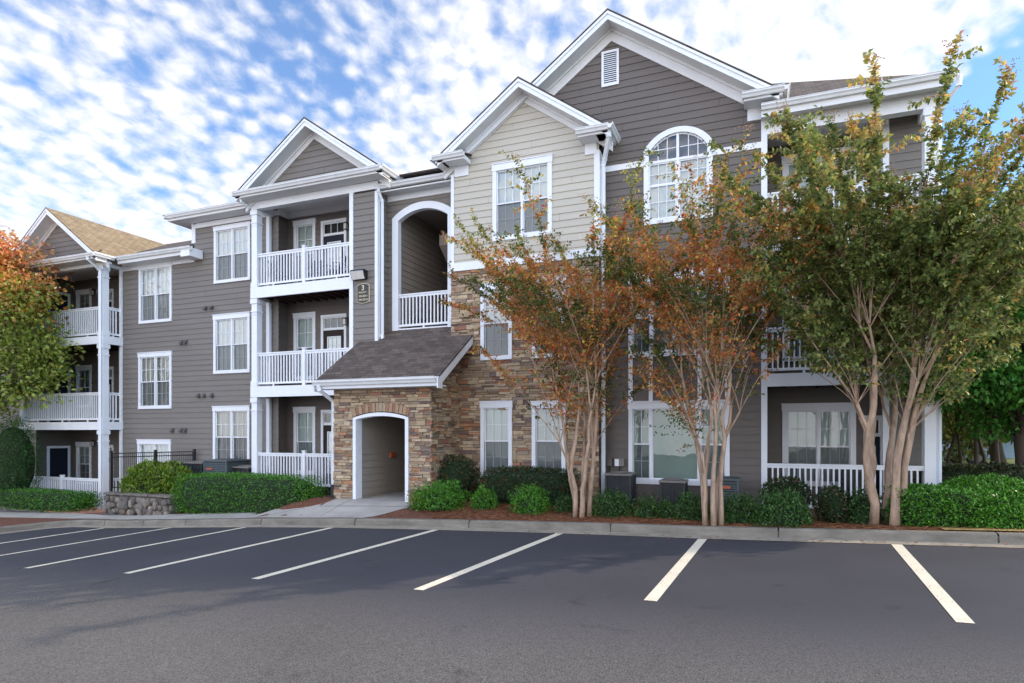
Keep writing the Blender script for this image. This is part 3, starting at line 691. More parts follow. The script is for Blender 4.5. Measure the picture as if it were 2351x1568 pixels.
    # storage door in the left wall of the porch
door_x = []
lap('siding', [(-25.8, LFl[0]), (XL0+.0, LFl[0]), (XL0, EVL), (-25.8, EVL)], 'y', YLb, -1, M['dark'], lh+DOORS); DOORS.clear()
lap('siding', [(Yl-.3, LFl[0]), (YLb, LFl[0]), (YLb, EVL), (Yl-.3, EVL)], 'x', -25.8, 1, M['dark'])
for k, zf in enumerate(LFl):
    y0, y1, z1 = 15.73, 16.6, zf+2.15; m = MB(); XX = -25.8
    m.box(XX, XX+.05, y0, y0+.09, zf, z1-.09); m.box(XX, XX+.05, y1-.09, y1, zf, z1-.09); m.box(XX, XX+.055, y0, y1, z1-.09, z1); o = m.build('storage_door', M['trim'], BL)
    o['label'] = 'dark six panel storage door in a white casing'
    m = MB(); m.box(XX, XX+.03, y0+.09, y1-.09, zf, z1-.09)
    for yc in (y0+.27, y1-.27):
        for (p, q) in ((.2,.75),(.95,1.45),(1.6,1.9)): m.box(XX+.03, XX+.038, yc-.11, yc+.11, zf+p, zf+q)
    m.build('door_leaf', M['navy'], o)
m = MB(); m.poly([(XL0, Yl+.01, LFl[0]), (XL0, YLb, LFl[0]), (XL0, YLb, EVL), (XL0, Yl+.01, EVL)]); m.build('porch_side_wall', M['darkplain'], BL)
downspout([(LX1-.06, 14.40, EVL-.04), (LX1-.06, 14.42, EVL-.14), (LX1-.055, Yd-.06, EVL-.42), (LX1-.055, Yd-.06, LFl[0]+.02)], wdt=.085)
# --- middle porch (three balconies)
GX0, GX1 = fx(577.5, Yd), fx(812, Yd)            # outer left of post, right post outer edge
SX1 = fx(868.5, Yd)                               # right corner of the siding strip
xm, hm, pm = -12.23, 2.615, .70
EVM = EYE+7.2
gable(xm, hm, EVM, pm, 14.45, Yd+.0, 22, None, None, 'pent', 0, frieze=.17)
lap('gable_siding', [(xm-hm+.35, EVM-.0), (xm+hm-.35, EVM-.0), (xm, EVM-.24+pm*hm)], 'y', Yd+.0, -1, M['gray'])
pent(xm-hm-.02, xm+hm+.02, EVM, 14.45, Yd-.06)
gutter_y(14.33, 15.5, xm+hm-.0, EVM+.055); gutter_y(14.33, 15.5, xm-hm, EVM+.055, -1)
m = MB(); m.box(xm+hm-.5, xm+hm-.02, Yd+.03, 15.5, EVM-.12, EVM-.1); m.box(xm-hm+.02, GX0, Yd+.03, 15.5, EVM-.12, EVM-.1); m.build('soffit', M['soffit'], BL)
ZB = fz(591.8, 480, Yd)
m = MB(); m.box(GX0, SX1+.0, Yd-.02, Yd+.2, ZB, EVM-.121); m.box(GX0, GX0+.2, Yd+.2, Yl-.03, ZB, EVM-.121); m.build('porch_beam', M['trim'], BL)
m = MB(); m.box(GX0+.02, GX1, Yd+.02, 16.4, ZB+.3, ZB+.32); m.box(GX0+.2, GX1, 16.2, 16.3, ZB+.12, ZB+.3); m.box(GX0+.2, GX0+.3, Yl, 16.2, ZB+.12, ZB+.3); m.build('porch_ceiling', M['soffit'], BL)
Ybk = 16.3; PX = fx(633, 15.62)
for k, zf in enumerate((F1, F2, F3)):
    zt_ = (F1, F2, F3, 0)[k+1]-.33 if k < 2 else ZB
    post(GX0, GX0+.21, Yd-.0, Yd+.22, zf-(.1 if k == 0 else 0), zt_); post(GX0+.0, GX0+.13, Yl-.14, Yl-.04, zf, zt_, capital=False)
    if k:
        m = MB(); m.box(GX0-.02, GX1, Yd-.03, Yd+.03, zf-.33, zf-.0); m.box(GX0-.02, GX0+.03, Yd+.03, Yl-.03, zf-.33, zf); m.build('deck_fascia', M['trim'], BL)
        m = MB(); m.box(GX0+.03, GX1-.01, Yd+.04, Ybk, zf-.05, zf-.01)
        for i in range(11): x = GX0+.15+i*.32; m.box(x, x+.045, Yd+.05, Ybk-.02, zf-.26, zf-.055)
        m.build('balcony_deck', M['joist'], BL)
    railing((GX0+.21, Yd+.08), (GX1-.06, Yd+.08), zf, (.5,), h=1.04)
    railing((GX0+.08, Yd+.22), (GX0+.08, Yl-.14), zf, h=1.0)
hb = []
for k, zf in enumerate((F1, F2, F3)):
    yt = (936, 722, 510.7)[k]; zt_ = fz(676, yt, Ybk)
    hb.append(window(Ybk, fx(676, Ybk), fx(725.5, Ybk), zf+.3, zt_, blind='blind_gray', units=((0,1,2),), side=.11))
    door(Ybk, fx(738.3, Ybk), fx(796.5, Ybk), zf, fz(738.5, (941, 724.5, 509)[k], Ybk), ('brown_door','brown_door','navy')[k])
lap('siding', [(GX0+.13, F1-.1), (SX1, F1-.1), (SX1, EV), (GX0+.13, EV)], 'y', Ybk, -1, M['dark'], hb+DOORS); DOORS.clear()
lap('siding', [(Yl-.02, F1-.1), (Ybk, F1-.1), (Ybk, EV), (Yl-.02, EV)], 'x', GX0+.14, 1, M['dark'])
m = MB(); m.poly([(GX1, Yd+.05, F1-.1), (GX1, Ybk, F1-.1), (GX1, Ybk, EV), (GX1, Yd+.05, EV)]); m.build('porch_side_wall', M['darkplain'], BL)
m = MB(); m.box(fx(803.5, Yd), GX1, Yd-.035, Yd+.1, F1-.1, ZB); m.build('corner_board', M['trim'], BL)
# strip of siding right of the balconies
lap('siding', [(GX1, F1-.1), (SX1-.1, F1-.1), (SX1-.1, EVM-.4), (GX1, EVM-.4)], 'y', Yd, -1, M['gray'])
m = MB(); m.box(SX1-.1, SX1, Yd-.03, Yd+.1, EYE+2.5, EVM-.41); m.build('corner_board', M['trim'], BL)
lap('siding', [(Yd+.1, 0), (Ya, 0), (Ya, EV), (Yd+.1, EV)], 'x', SX1-.02, 1, M['gray'])
# --- breezeway wall with the upper arch
ax0, ax1 = fx(916, Ya), fx(1029.5, Ya); azs, azt = EYE+6.03, EYE+6.29; awid = .2
BX0, BX1 = fx(1036.5, Yd), fx(1377.4, Yd)         # cream bay
def arc(x0, x1, zs, zt, n=16):
    c = (x0+x1)/2; h = (x1-x0)/2; r = zt-zs; Rr = (h*h+r*r)/(2*r); zc = zt-Rr
    return [(x, zc+math.sqrt(max(0, Rr*Rr-(x-c)**2))) for x in [x0+(x1-x0)*i/n for i in range(n+1)]]
def arch_trim(x0, x1, zb, zs, zt, wd, Y, depth, name='arch_trim', material='trim', jamb=.0):
    i_ = arc(x0, x1, zs, zt); o_ = arc(x0-wd, x1+wd, zs+wd*.45, zt+wd); m = MB()
    for k in range(len(i_)-1): m.prism([i_[k], i_[k+1], o_[k+1], o_[k]], 'y', Y-depth, Y+jamb)
    m.prism([(x0-wd, zb), (x0, zb), (x0, zs), (x0-wd, zs+wd*.45)], 'y', Y-depth, Y+jamb); m.prism([(x1, zb), (x1+wd, zb), (x1+wd, zs+wd*.45), (x1, zs)], 'y', Y-depth, Y+jamb)
    return m.build(name, M[material], BL)
arch_trim(ax0, ax1, EYE+1.4, azs, azt, awid, Ya, .05, jamb=.12)
hs = [(ax0-.05, ax1+.05, EYE+1.2, azs+.1)]
ai = arc(ax0, ax1, azs, azt)
zz = azs+.1
while zz < azt+.02:                                # stepped holes follow the arch, hidden behind the trim
    half_ = [p for p in ai if p[1] > zz]
    if half_: hs.append((half_[0][0]-.03, half_[-1][0]+.03, zz, zz+.04))
    zz += .04
lap('siding', [(SX1-.05, EYE+2.3), (BX0+.1, EYE+2.3), (BX0+.1, EV), (SX1-.05, EV)], 'y', Ya, -1, M['gray'], hs)
m = MB(); m.box(SX1, BX0, Ya-.035, Ya-.0, fz(1036, 441.9, Ya), EYE+6.98); m.build('frieze_board', M['trim'], BL)
zg = fz(1037, 396.5, 14.95)
gutter_x(SX1-.12, BX0-.02, 14.98, zg); m = MB(); m.box(SX1-.1, BX0-.02, 14.98, Ya, zg-.16, zg-.13); m.box(SX1-.1, BX0-.02, 14.98, 15.01, zg-.2, zg-.03); m.build('soffit', M['soffit'], BL)
# corridor behind the arch: side walls, ceiling, floor, stair flight
cx0, cx1 = fx(910, Ya), fx(1036, Ya)
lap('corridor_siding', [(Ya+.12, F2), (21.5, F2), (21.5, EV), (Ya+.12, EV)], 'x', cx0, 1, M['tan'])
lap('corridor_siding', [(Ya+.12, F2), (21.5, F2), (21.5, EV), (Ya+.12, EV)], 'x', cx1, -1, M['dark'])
m = MB(); m.box(cx0, cx1, Ya+.12, 21.5, azt+.25, azt+.3); m.box(cx0, cx1, Ya+.1, 21.5, EYE+2.73, EYE+2.92); m.box(cx0, cx1, 21.4, 21.5, F2, azt+.3); m.build('corridor_ceiling', M['tanplain'], BL)
m = MB(); m.prism([(16.6, EYE+5.9), (16.6, EYE+5.6), (20.5, EYE+2.5), (20.5, EYE+2.8)], 'x', cx0+.75, cx1-.02); m.build('stair_flight', M['tanplain'], BL)
FB = EYE+2.93
railing((ax0, Ya+.03), (ax1, Ya+.03), FB, (), h=1.0)
m = MB(); m.box(ax0-.0, ax1+.0, Ya-.03, Ya+.1, FB-.16, FB+.01); m.build('deck_fascia', M['trim'], BL)
# --- cream bay and stone wall below it
hbw = []
hw = window(Yd, fx(1132, Yd), fx(1268, Yd), fz(1132, 555.5, Yd), fz(1132, 380.7, Yd), units=tw, head=.17, side=.11, sill=.12)
zst = fz(1035.7, 625, Yd); zbt = fz(1043.6, 606, Yd)
xb, hbg, pb = -5.61, 2.29, .71
lap('siding', [(BX0+.09, zbt), (BX1-.14, zbt), (BX1-.14, EV-.35), (BX0+.09, EV-.35)], 'y', Yd, -1, M['beige'], [hw])
lap('gable_siding', gpoly(BX0+.02, BX1-.02, EV-.35, xb, hbg, EV, pb), 'y', Yd, -1, M['beige'])
m = MB(); m.box(BX0, BX0+.09, Yd-.035, Yd+.3, zst, EV-.3); m.box(BX1-.14, BX1, Yd-.035, Yg, zst, EV-.3); m.box(BX0, BX1, Yd-.05, Yd+.02, zst, zbt+.0); m.build('corner_board', M['trim'], BL)
gable(xb, hbg, EV, pb, 14.45, Yd, 21, None, None, 'ret', 0, frieze=.16)
def ret(x0, x1, ze, Yf, Yw, s, ydeep):
    """boxed eave return with a scrap of shingles, gutter in front and along the side"""
    r = MB(); roof_quad(r, (x0, Yf, ze+.01), (x1, Yf, ze+.01), (x1, Yw-.02, ze+.13), (x0, Yw-.02, ze+.13), .03); r.build('return_roof', M['shingle'], BL)
    gutter_x(x0, x1, Yf, ze+.055); m = MB(); m.box(x0+.03, x1-.03, Yf, Yw-.035, ze-.11, ze-.0)
    xw = (x1-.05) if s > 0 else (x0+.05)
    m.box(*(sorted((xw-s*.35, xw))), Yf+.05, Yw-.03, ze-.13, ze-.111) if False else None
    m.build('eave_return', M['trim'], BL)
    e = MB(); e.box(min(x0, x1)+.10 if s > 0 else x0+.4, x1-.4 if s > 0 else max(x0, x1)-.10, Yw-.045, Yw+.01, ze-.38, ze-.111)
    e.build('frieze_block', M['trim'], BL)
ret(xb-hbg-.1, fx(1065, 14.4), EV, 14.45, Yd, -1, 0); ret(fx(1322, 14.4), xb+hbg+.0, EV, 14.45, Yd, 1, 0)
gutter_y(14.33, Yg, xb+hbg-.0, EV+.055); gutter_y(14.33, Ya, xb-hbg-.1, EV+.055, -1)
m = MB(); m.box(BX1, xb+hbg, 14.5, Yg, EV-.11, EV-.02); m.box(xb-hbg-.08, BX0, 14.5, Ya, EV-.11, EV-.02); m.build('soffit', M['soffit'], BL)
downspout([(xb+hbg-.02, 14.50, EV-.06), (xb+hbg-.02, 14.52, EV-.18), (BX1+.11, Yd+.04, EV-.52), (BX1+.06, Yd+.07, EV-.66), (BX1+.06, Yd+.07, .1)], wdt=.095)
downspout([(SX1+.02, 14.86, zg-.1), (SX1+.02, 14.88, zg-.2), (SX1+.05, Yd+.12, zg-.42), (SX1+.05, Yd+.12, EYE+2.72), (SX1+.12, Yd+.05, EYE+2.6)], wdt=.085)
downspout([(xm-hm+.1, 14.5, EVM-.06), (xm-hm+.12, 14.55, EVM-.2), (GX0+.02, Yd+.16, EVM-.32), (GX0-.06, 15.2, EVM-.25)], wdt=.07)
# ledge stone: every stone is a real block
SC = [(.45,.34,.225),(.39,.285,.185),(.32,.225,.145),(.50,.39,.27),(.23,.155,.11),(.40,.20,.11),(.31,.15,.10),(.19,.135,.115),(.36,.28,.21),(.27,.20,.155)]
SW = [20,18,14,12,8,5,5,7,7,6]
def stones(name, u0, u1, z0, z1, P, inside, material='stone', back_d=.0):
    m = MB(); z = z0
    while z < z1-.02:
        h = random.choice((.055,.07,.08,.09,.105,.125)); h = min(h, z1-z); u = u0-random.random()*.2
        while u < u1:
            l_ = random.uniform(.11, .40); hh = h
            a, b = max(u, u0), min(u+l_, u1); u += l_
            if b-a < .012: continue
            q5 = random.uniform(.4, .6); zs_ = [(z, z+h)] if (h < .08 or random.random() < .62) else [(z, z+h*q5), (z+h*q5, z+h)]
            for (za, zb_) in zs_:
                zm = (za+zb_)/2
                for (aa, bb) in inside(a, b, zm):
                    if bb-aa < .01: continue
                    c = random.choices(SC, SW)[0]; k = random.uniform(.78, 1.2); c = tuple(min(1, q*k) for q in c)
                    d = random.uniform(.012, .06); gp = .003
                    j = lambda: random.uniform(-.009, .009)
                    f = [(aa+gp, za+gp), (bb-gp, za+gp), (bb-gp, zb_-gp), (aa+gp, zb_-gp)]
                    e = .008; fr = [(aa+gp+e, za+gp+e*.7), (bb-gp-e, za+gp+e*.7), (bb-gp-e, zb_-gp-e*.7), (aa+gp+e, zb_-gp-e*.7)]
                    n = len(m.v); m.v += [P(p[0], p[1], .0) for p in f]+[P(p[0], p[1], d-.008) for p in f]+[P(p[0]+j()*.5, p[1]+j()*.6, d+j()) for p in fr]
                    fs = [(n+i, n+(i+1) % 4, n+4+(i+1) % 4, n+4+i) for i in range(4)]+[(n+4+i, n+4+(i+1) % 4, n+8+(i+1) % 4, n+8+i) for i in range(4)]+[(n+8, n+9, n+10, n+11)]
                    m.f += fs; m.c += [c]*9; m.uv += [None]*9
        z += h
    return m.build(name, M[material], BL)
def rect_inside(holes):
    def f(a, b, z):
        segs = [(a, b)]
        for h in holes:
            if h[2] < z < h[3]:
                ns = []
                for p, q in segs:
                    if h[0] >= q or h[1] <= p: ns.append((p, q)); continue
                    if h[0] > p: ns.append((p, h[0]))
                    if h[1] < q: ns.append((h[1], q))
                segs = ns
        return segs
    return f
EX0, EX1 = fx(768, Ye), fx(988.6, Ye)
swh = []
for (xl, xr, yt, yb) in ((1104.5,1176.3,653.6,828),(1222.5,1299,642.8,823)): swh.append(wpx(Yd-.03, xl, yt, yb, xr, head=.16, side=.10))
for (xl, xr) in ((1104.5,1176.5),(1222,1299)):
    swh.append(wpx(Yd-.03, xl, 923, 1096, xr, head=.16, side=.10, blind='blind_gray'))
stones('stone_cladding', BX0, BX1-.02, F1-.35, zst, lambda u, z, d: (u, Yd+.0-d, z), rect_inside(swh))
m = MB(); hz = rect_inside(swh)
# backing wall pieces between the openings
zs_ = sorted(set([F1-.35, zst]+[h[2] for h in swh]+[h[3] for h in swh]))
for i in range(len(zs_)-1):
    for a, b in hz(BX0, BX1, (zs_[i]+zs_[i+1])/2): m.box(a, b, Yd+.002, Yd+.2, zs_[i], zs_[i+1])
m.box(BX1-.05, BX1, Yd-.0, Yg, F1-.35, zst)
m.build('stone_backing', M['mortar'], BL)
# entry block
ox0, ox1 = fx(820.8, Ye), fx(933.5, Ye); ozs, ozt = EYE+.30, EYE+.385
eav = EYE+1.17
def arch_in(a, b, z):
    if z < ozs+.03: hx0, hx1 = ox0-.02, ox1+.02
    elif z < ozt+.33:
        pts = [p for p in arc(ox0-.1, ox1+.1, ozs+.06, ozt+.33) if p[1] > z]
        if not pts: return [(a, b)]
        hx0, hx1 = pts[0][0], pts[-1][0]
    else: return [(a, b)]
    return rect_inside([(hx0, hx1, -9, 99)])(a, b, z)
stones('stone_cladding', EX0, EX1+.03, H(EX0, Ye)-.08, eav, lambda u, z, d: (u, Ye-d, z), arch_in)
zr = lambda y: EYE+1.20+.66*(y-13.0)
stones('stone_cladding', Ye-.03, Yd+.02, F1-.2, EYE+2.6, lambda u, z, d: (EX1+d, u, z), lambda a, b, z: [] if z > zr((a+b)/2)-.1 else [(a, b)])
m = MB(); y = Ye
for p in (0,):
    pts = arc(ox0-.02, ox1+.02, ozs+.02, ozt+.04)
    m.prism([(EX0, -.1), (ox0-.02, -.1)]+[pts[0]]+[(EX0, ozs+.02)], 'y', Ye+.001, Ye+.2); m.prism([(ox1+.02, -.1), (EX1, -.1), (EX1, ozs+.02), pts[-1]], 'y', Ye+.001, Ye+.2)
    for k in range(len(pts)-1): m.prism([pts[k], pts[k+1], (pts[k+1][0], eav), (pts[k][0], eav)], 'y', Ye+.001, Ye+.2)
    m.box(EX0, pts[0][0], Ye+.001, Ye+.2, ozs+.02, eav); m.box(pts[-1][0], EX1, Ye+.001, Ye+.2, ozs+.02, eav)
    m.prism([(Ye+.2, -.3), (Yd+.2, -.3), (Yd+.2, zr(Yd+.2)-.1), (Ye+.2, zr(Ye+.2)-.1)], 'x', EX1-.2, EX1-.001); m.prism([(Ye+.2, -.3), (Yd, -.3), (Yd, zr(Yd)-.1), (Ye+.2, zr(Ye+.2)-.1)], 'x', EX0+.001, EX0+.2)
m.build('stone_backing', M['mortar'], BL)
# voussoirs
m = MB(); ia, oa = arc(ox0-.09, ox1+.09, ozs+.075, ozt+.115, 17), arc(ox0-.14, ox1+.14, ozs+.26, ozt+.34, 17)
for k in range(17):
    c = random.choice([(.33,.18,.11),(.38,.26,.17),(.28,.15,.095),(.38,.30,.21)]); g_ = .006; d = random.uniform(.05, .075)
    m.prism([(ia[k][0]+g_, ia[k][1]), (ia[k+1][0]-g_, ia[k+1][1]), (oa[k+1][0]-g_, oa[k+1][1]), (oa[k][0]+g_, oa[k][1])], 'y', Ye-d, Ye, c)
m.build('arch_stones', M['stone'], BL)
arch_trim(ox0, ox1, FL-.02, ozs, ozt, .09, Ye-.03, .05, jamb=.22)
# left side of entry block above the walk, roof over it
RX0, RX1 = fx(725, 13.0), fx(1009, 13.0)
r = MB(); ez = EYE+1.27
yt1 = Yd+.02
roof_quad(r, (RX0, 12.98, ez), (RX1, 12.98, ez), (RX1, Yd-.05, ez+.66*(Yd-.05-12.98)), (RX0, Yd-.05, ez+.66*(Yd-.05-12.98)))
za = ez+.66*(Yd-.05-12.98); zb2 = ez+.66*(Ya-12.98)
roof_quad(r, (SX1+.01, Yd-.05, za), (BX0-.01, Yd-.05, za), (BX0-.01, Ya-.02, zb2), (SX1+.01, Ya-.02, zb2)); r.build('entry_roof', M['shingle'], BL)
gutter_x(RX0-.02, RX1-.06, 12.98, ez+.03, drop=.14, dp=.13)
m = MB(); 
for X in (RX1, RX0): m.prism([(12.93, ez-.25), (12.93, ez+.0), (Yd-.06, za-.0), (Yd-.06, za-.2), (13.15, ez-.1), (13.15, ez-.25)], 'x', X-.035, X+.0)
m.box(RX0+.005, RX1-.036, 12.981, 13.0, ez-.19, ez-.012); m.box(RX0+.005, RX1-.036, 13.001, Ye+.0, ez-.19, ez-.16); m.build('entry_rake_board', M['trim'], BL)
m = MB(); m.prism([(Ye, -.2), (Yd, -.2), (Yd, za-.1), (Ye, ez+.1)], 'x', EX0+.2, EX0+.21); m.build('entry_side_wall', M['tanplain'], BL)
downspout([(EX0+.42-.55, 12.92, ez-.1), (EX0-.12, 12.95, ez-.22), (EX0-.06, Ye+.02, ez-.48), (EX0-.06, Ye+.02, FL+.35)], wdt=.09)
m = MB(); m.tube([(EX0-.06, Ye+.02, FL-.1), (EX0-.06, Ye+.02, FL+.36)], .07, 8); m.build('downspout_boot', M['black'], BL)
# lower corridor
lap('corridor_siding', [(Ye+.2, FL-.1), (21, FL-.1), (21, EYE+1.0), (Ye+.2, EYE+1.0)], 'x', ox0-.02, 1, M['tan'])
lap('corridor_siding', [(Ye+.2, FL-.1), (21, FL-.1), (21, EYE+1.0), (Ye+.2, EYE+1.0)], 'x', ox1+.06, -1, M['tan'])
m = MB(); m.box(ox0-.02, ox1+.06, Ye+.2, 21, EYE+.75, EYE+.8); m.box(ox0-.02, ox1+.06, 21, 21.1, FL-.1, EYE+.8); m.build('corridor_ceiling', M['tanplain'], BL)
m = MB(); m.box(ox0-.12, ox1+.12, Ye-.05, 21.0, FL-.2, FL+.016); m.build('corridor_floor', M['concrete'], BL)
m = MB(); yy = fy(901, ox0+.02); m.box(ox0+.0, ox0+.06, yy-.12, yy+.12, fz(901, 1050, yy), fz(901, 1038, yy)); m.build('alarm_bell', M['red'], BL)
# --- dark gable section
xg, hg, pg = -3.43, 3.81, .706; EVG = EYE+7.47
DX1 = fx(1747.6, Yg); dh = []
# arched window
wx0, wx1 = fx(1478.7, Yg), fx(1636.6, Yg); wzb = EYE+5.0; wzs, wzt = EYE+6.80, EYE+7.25; tr = .12
gx0, gx1 = wx0+tr, wx1-tr; gzb = wzb+.12; gzs, gzt = wzs-.08, wzt-.13
i_ = arc(gx0, gx1, gzs, gzt, 20); o_ = arc(wx0, wx1, wzs, wzt, 20); m = MB()
for k in range(20): m.prism([i_[k], i_[k+1], o_[k+1], o_[k]], 'y', Yg-.06, Yg+.02)
m.prism([(wx0, wzb), (gx0, wzb), (gx0, gzs), (wx0, wzs)], 'y', Yg-.058, Yg+.02); m.prism([(gx1, wzb), (wx1, wzb), (wx1, wzs), (gx1, gzs)], 'y', Yg-.058, Yg+.02); m.box(gx0, gx1, Yg-.06, Yg+.02, wzb, gzb)
aw = m.build('window', M['trim'], BL); aw['label'] = 'tall arched window with fanned top lights'
sb = MB(); mc = (gx0+gx1)/2; ztr = gzs-.22; zmr = gzb+.82
sb.box(mc-.03, mc+.03, Yg-.02, Yg+.03, gzb, gzt); sb.box(gx0, gx1, Yg-.018, Yg+.028, ztr-.03, ztr+.03); 
for s, e in ((gx0, mc-.03), (mc+.03, gx1)): grid_sash(sb, s, e, zmr, ztr-.03, Yg, 3, 2); grid_sash(sb, s, e, gzb, zmr, Yg+.0, 3, 2)
def arcz(x):
    return float(np.interp(x, [p[0] for p in i_], [p[1] for p in i_]))
for s, e in ((gx0, mc-.03), (mc+.03, gx1)):
    for k in (1, 2): x = s+(e-s)*k/3; sb.box(x-.009, x+.009, Yg+.004, Yg+.026, ztr+.03, arcz(x)-.0)
    zq = ztr+.03+.26; sb.box(s+.02, e-.02, Yg+.0055, Yg+.0245, zq-.009, zq+.009)
i2 = arc(gx0+.03, gx1-.03, gzs-.02, gzt-.035, 20)
for k in range(20): sb.prism([i2[k], i2[k+1], i_[k+1], i_[k]], 'y', Yg, Yg+.03)
sb.build('sash', M['trim'], aw)
pn = MB(); pn.poly([(gx0,Yg+.02,gzb),(gx1,Yg+.02,gzb)]+[(p[0],Yg+.02,p[1]) for p in i_[::-1]]); pn.build('pane', M['glass'], aw)
bl = MB(); bl.poly([(gx0,Yg+.075,gzb),(gx1,Yg+.075,gzb),(gx1,Yg+.075,ztr),(gx0,Yg+.075,ztr)]); bl.build('blind', M['blind'], aw)
bk = MB(); bk.box(gx0-.05, gx1+.05, Yg+.2, Yg+.25, gzb-.1, gzt+.1); bk.build('room_shade', M['metal'], aw)
dh.append((gx0, gx1, gzb, gzs-.05)); z = gzs-.05
while z < gzt:
    pp = [p for p in i_ if p[1] > z+.02]
    if pp: dh.append((pp[0][0]-.02, pp[-1][0]+.02, z, z+.05))
    z += .05
# triple windows with brown panels between
zc1 = fz(1443.4, 1109.6, Yg); zc2 = fz(1444, 821.7, Yg); zh1 = fz(1443.4, 923.6, Yg); zh2 = fz(1444, 633, Yg)
TX0, TX1 = fx(1443.6, Yg), fx(1675.3, Yg); tri = ((0,.205,2),(.205,.735,0),(.735,1,2))
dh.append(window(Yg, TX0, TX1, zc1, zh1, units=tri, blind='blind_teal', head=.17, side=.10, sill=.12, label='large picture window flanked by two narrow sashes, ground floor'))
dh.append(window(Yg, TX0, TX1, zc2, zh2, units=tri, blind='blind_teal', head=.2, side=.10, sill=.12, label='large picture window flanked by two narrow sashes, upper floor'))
m = MB(); m.box(TX0+.1, TX1-.1, Yg-.02, Yg+.0, zh1+.024, zc2-.001); m.build('spandrel_panel', mat('panel_paint', (.135,.108,.10), .55), BL)
m = MB()
gw = TX1-TX0-.2
for t in (0, .205, .735, 1): m = MB(); x = TX0+.1+gw*t; x0 = (TX0 if t == 0 else TX1-.1 if t == 1 else x-.045); x1 = (TX0+.1 if t == 0 else TX1 if t == 1 else x+.045); m.box(x0, x1, Yg-.05, Yg-.0205 if 0 < t < 1 else Yg, zh1+.0225, zc2-.0005); m.build('panel_batten', M['trim'], BL)
lap('siding', [(BX1, F1-.5), (DX1, F1-.5), (DX1, EVG-.5), (BX1, EVG-.5)], 'y', Yg, -1, M['dark'], dh)
lap('gable_siding', gpoly(xg-hg+.3, DX1, EVG-.5, xg, hg, EVG, pg), 'y', Yg, -1, M['gray'] if False else M['dark'], dh)
m = MB(); zb_a, zb_b = fz(1388, 397, Yg), fz(1388, 384, Yg)
m.box(BX1, wx0, Yg-.035, Yg, zb_a, zb_b); m.build('band_board', M['trim'], BL); m = MB(); m.box(wx1, DX1, Yg-.035, Yg, zb_a, zb_b); m.build('band_board', M['trim'], BL)
gable(xg, hg, EVG, pg, 14.8, Yg, 24, None, None, 'ret', 0, frieze=.24)
ret(fx(1704, 14.75), xg+hg+.1, EVG, 14.8, Yg, 1, 0); gutter_y(14.68, 15.6, xg+hg+.1, EVG+.055)
m = MB(); vx0, vx1 = fx(1382, Yg), fx(1421.5, Yg); vz0, vz1 = fz(1382, 202.6, Yg), fz(1382, 122, Yg)
m.box(vx0, vx0+.055, Yg-.05, Yg, vz0, vz1); m.box(vx1-.055, vx1, Yg-.05, Yg, vz0, vz1); m.box(vx0+.055, vx1-.055, Yg-.05, Yg, vz0, vz0+.055); m.box(vx0+.055, vx1-.055, Yg-.05, Yg, vz1-.055, vz1)
gv = m.build('gable_vent', M['trim'], BL)
m = MB(); K = 15
for k in range(K):
    z = vz0+.06+(vz1-vz0-.12)*k/K; h_ = (vz1-vz0-.12)/K; m.prism([(Yg-.045, z+.0), (Yg-.038, z), (Yg-.008, z+h_*.95), (Yg-.015, z+h_*.95)], 'x', vx0+.055, vx1-.055)
m.build('louvre', M['trim'], gv)
bk = MB(); bk.box(vx0+.05, vx1-.05, Yg-.024, Yg-.021, vz0+.05, vz1-.05); bk.build('louvre_backing', M['black'], gv)
# --- right balconies
RXc0, RXc1 = fx(2122.6, Yg), fx(2149, Yg); RYb = 16.65
ZBR = fz(1761.6, 309, Yg); RF = [EYE-1.78, EYE+1.30, EYE+4.36]; XE = RXc1+.02
m = MB(); m.box(DX1, XE, Yg-.02, Yg+.2, ZBR, EV-.12); m.box(XE-.2, XE, Yg+.2, 16.2, ZBR, EV-.12); m.build('porch_beam', M['trim'], BL)
m = MB(); m.box(DX1, XE-.02, Yg+.01, RYb, ZBR+.28, ZBR+.3); m.build('porch_ceiling', M['soffit'], BL)
m = MB(); m.box(DX1, fx(1761.6, Yg), Yg-.035, Yg+.12, F1-.4, ZBR); m.build('corner_board', M['trim'], BL)
rh = []
zwt, zwb = fz(1796, 928.6, RYb), fz(1796, 1114, RYb)
for k, zf in enumerate(RF):
    zt_ = RF[k+1]-.28 if k < 2 else ZBR
    post(RXc0, RXc1, Yg-.02, Yg+.24, zf-(.2 if k == 0 else 0), zt_)
    dz_ = (RF[k]-RF[0])*.985
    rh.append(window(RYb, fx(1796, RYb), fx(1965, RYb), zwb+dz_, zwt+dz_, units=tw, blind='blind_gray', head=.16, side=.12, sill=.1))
    if k:
        m = MB(); m.box(fx(1761.6, Yg), XE, Yg-.03, Yg+.02, zf-.29, zf-.0); m.box(XE-.04, XE, Yg+.02, 16.4, zf-.29, zf); m.build('deck_fascia', M['trim'], BL)
        m = MB(); m.box(DX1, XE-.05, Yg+.03, RYb, zf-.05, zf-.01)
        for i in range(9): x = DX1+.15+i*.36; m.box(x, x+.045, Yg+.04, RYb-.02, zf-.26, zf-.055)
        m.build('balcony_deck', M['joist'], BL)
    railing((fx(1761.6, Yg), Yg+.06), (RXc0, Yg+.06), zf, (), h=1.05)
    door(RYb, fx(1982, RYb), fx(2030, RYb), zf, zf+2.15, 'navy')
Ycl = 16.0; cl0 = fx(2041, Ycl)
lap('siding', [(DX1, F1-.5), (XE, F1-.5), (XE, EV), (DX1, EV)], 'y', RYb, -1, M['dark'], rh+DOORS)
lap('siding', [(cl0, F1-.5), (XE, F1-.5), (XE, EV-.1), (cl0, EV-.1)], 'y', Ycl, -1, M['gray'])
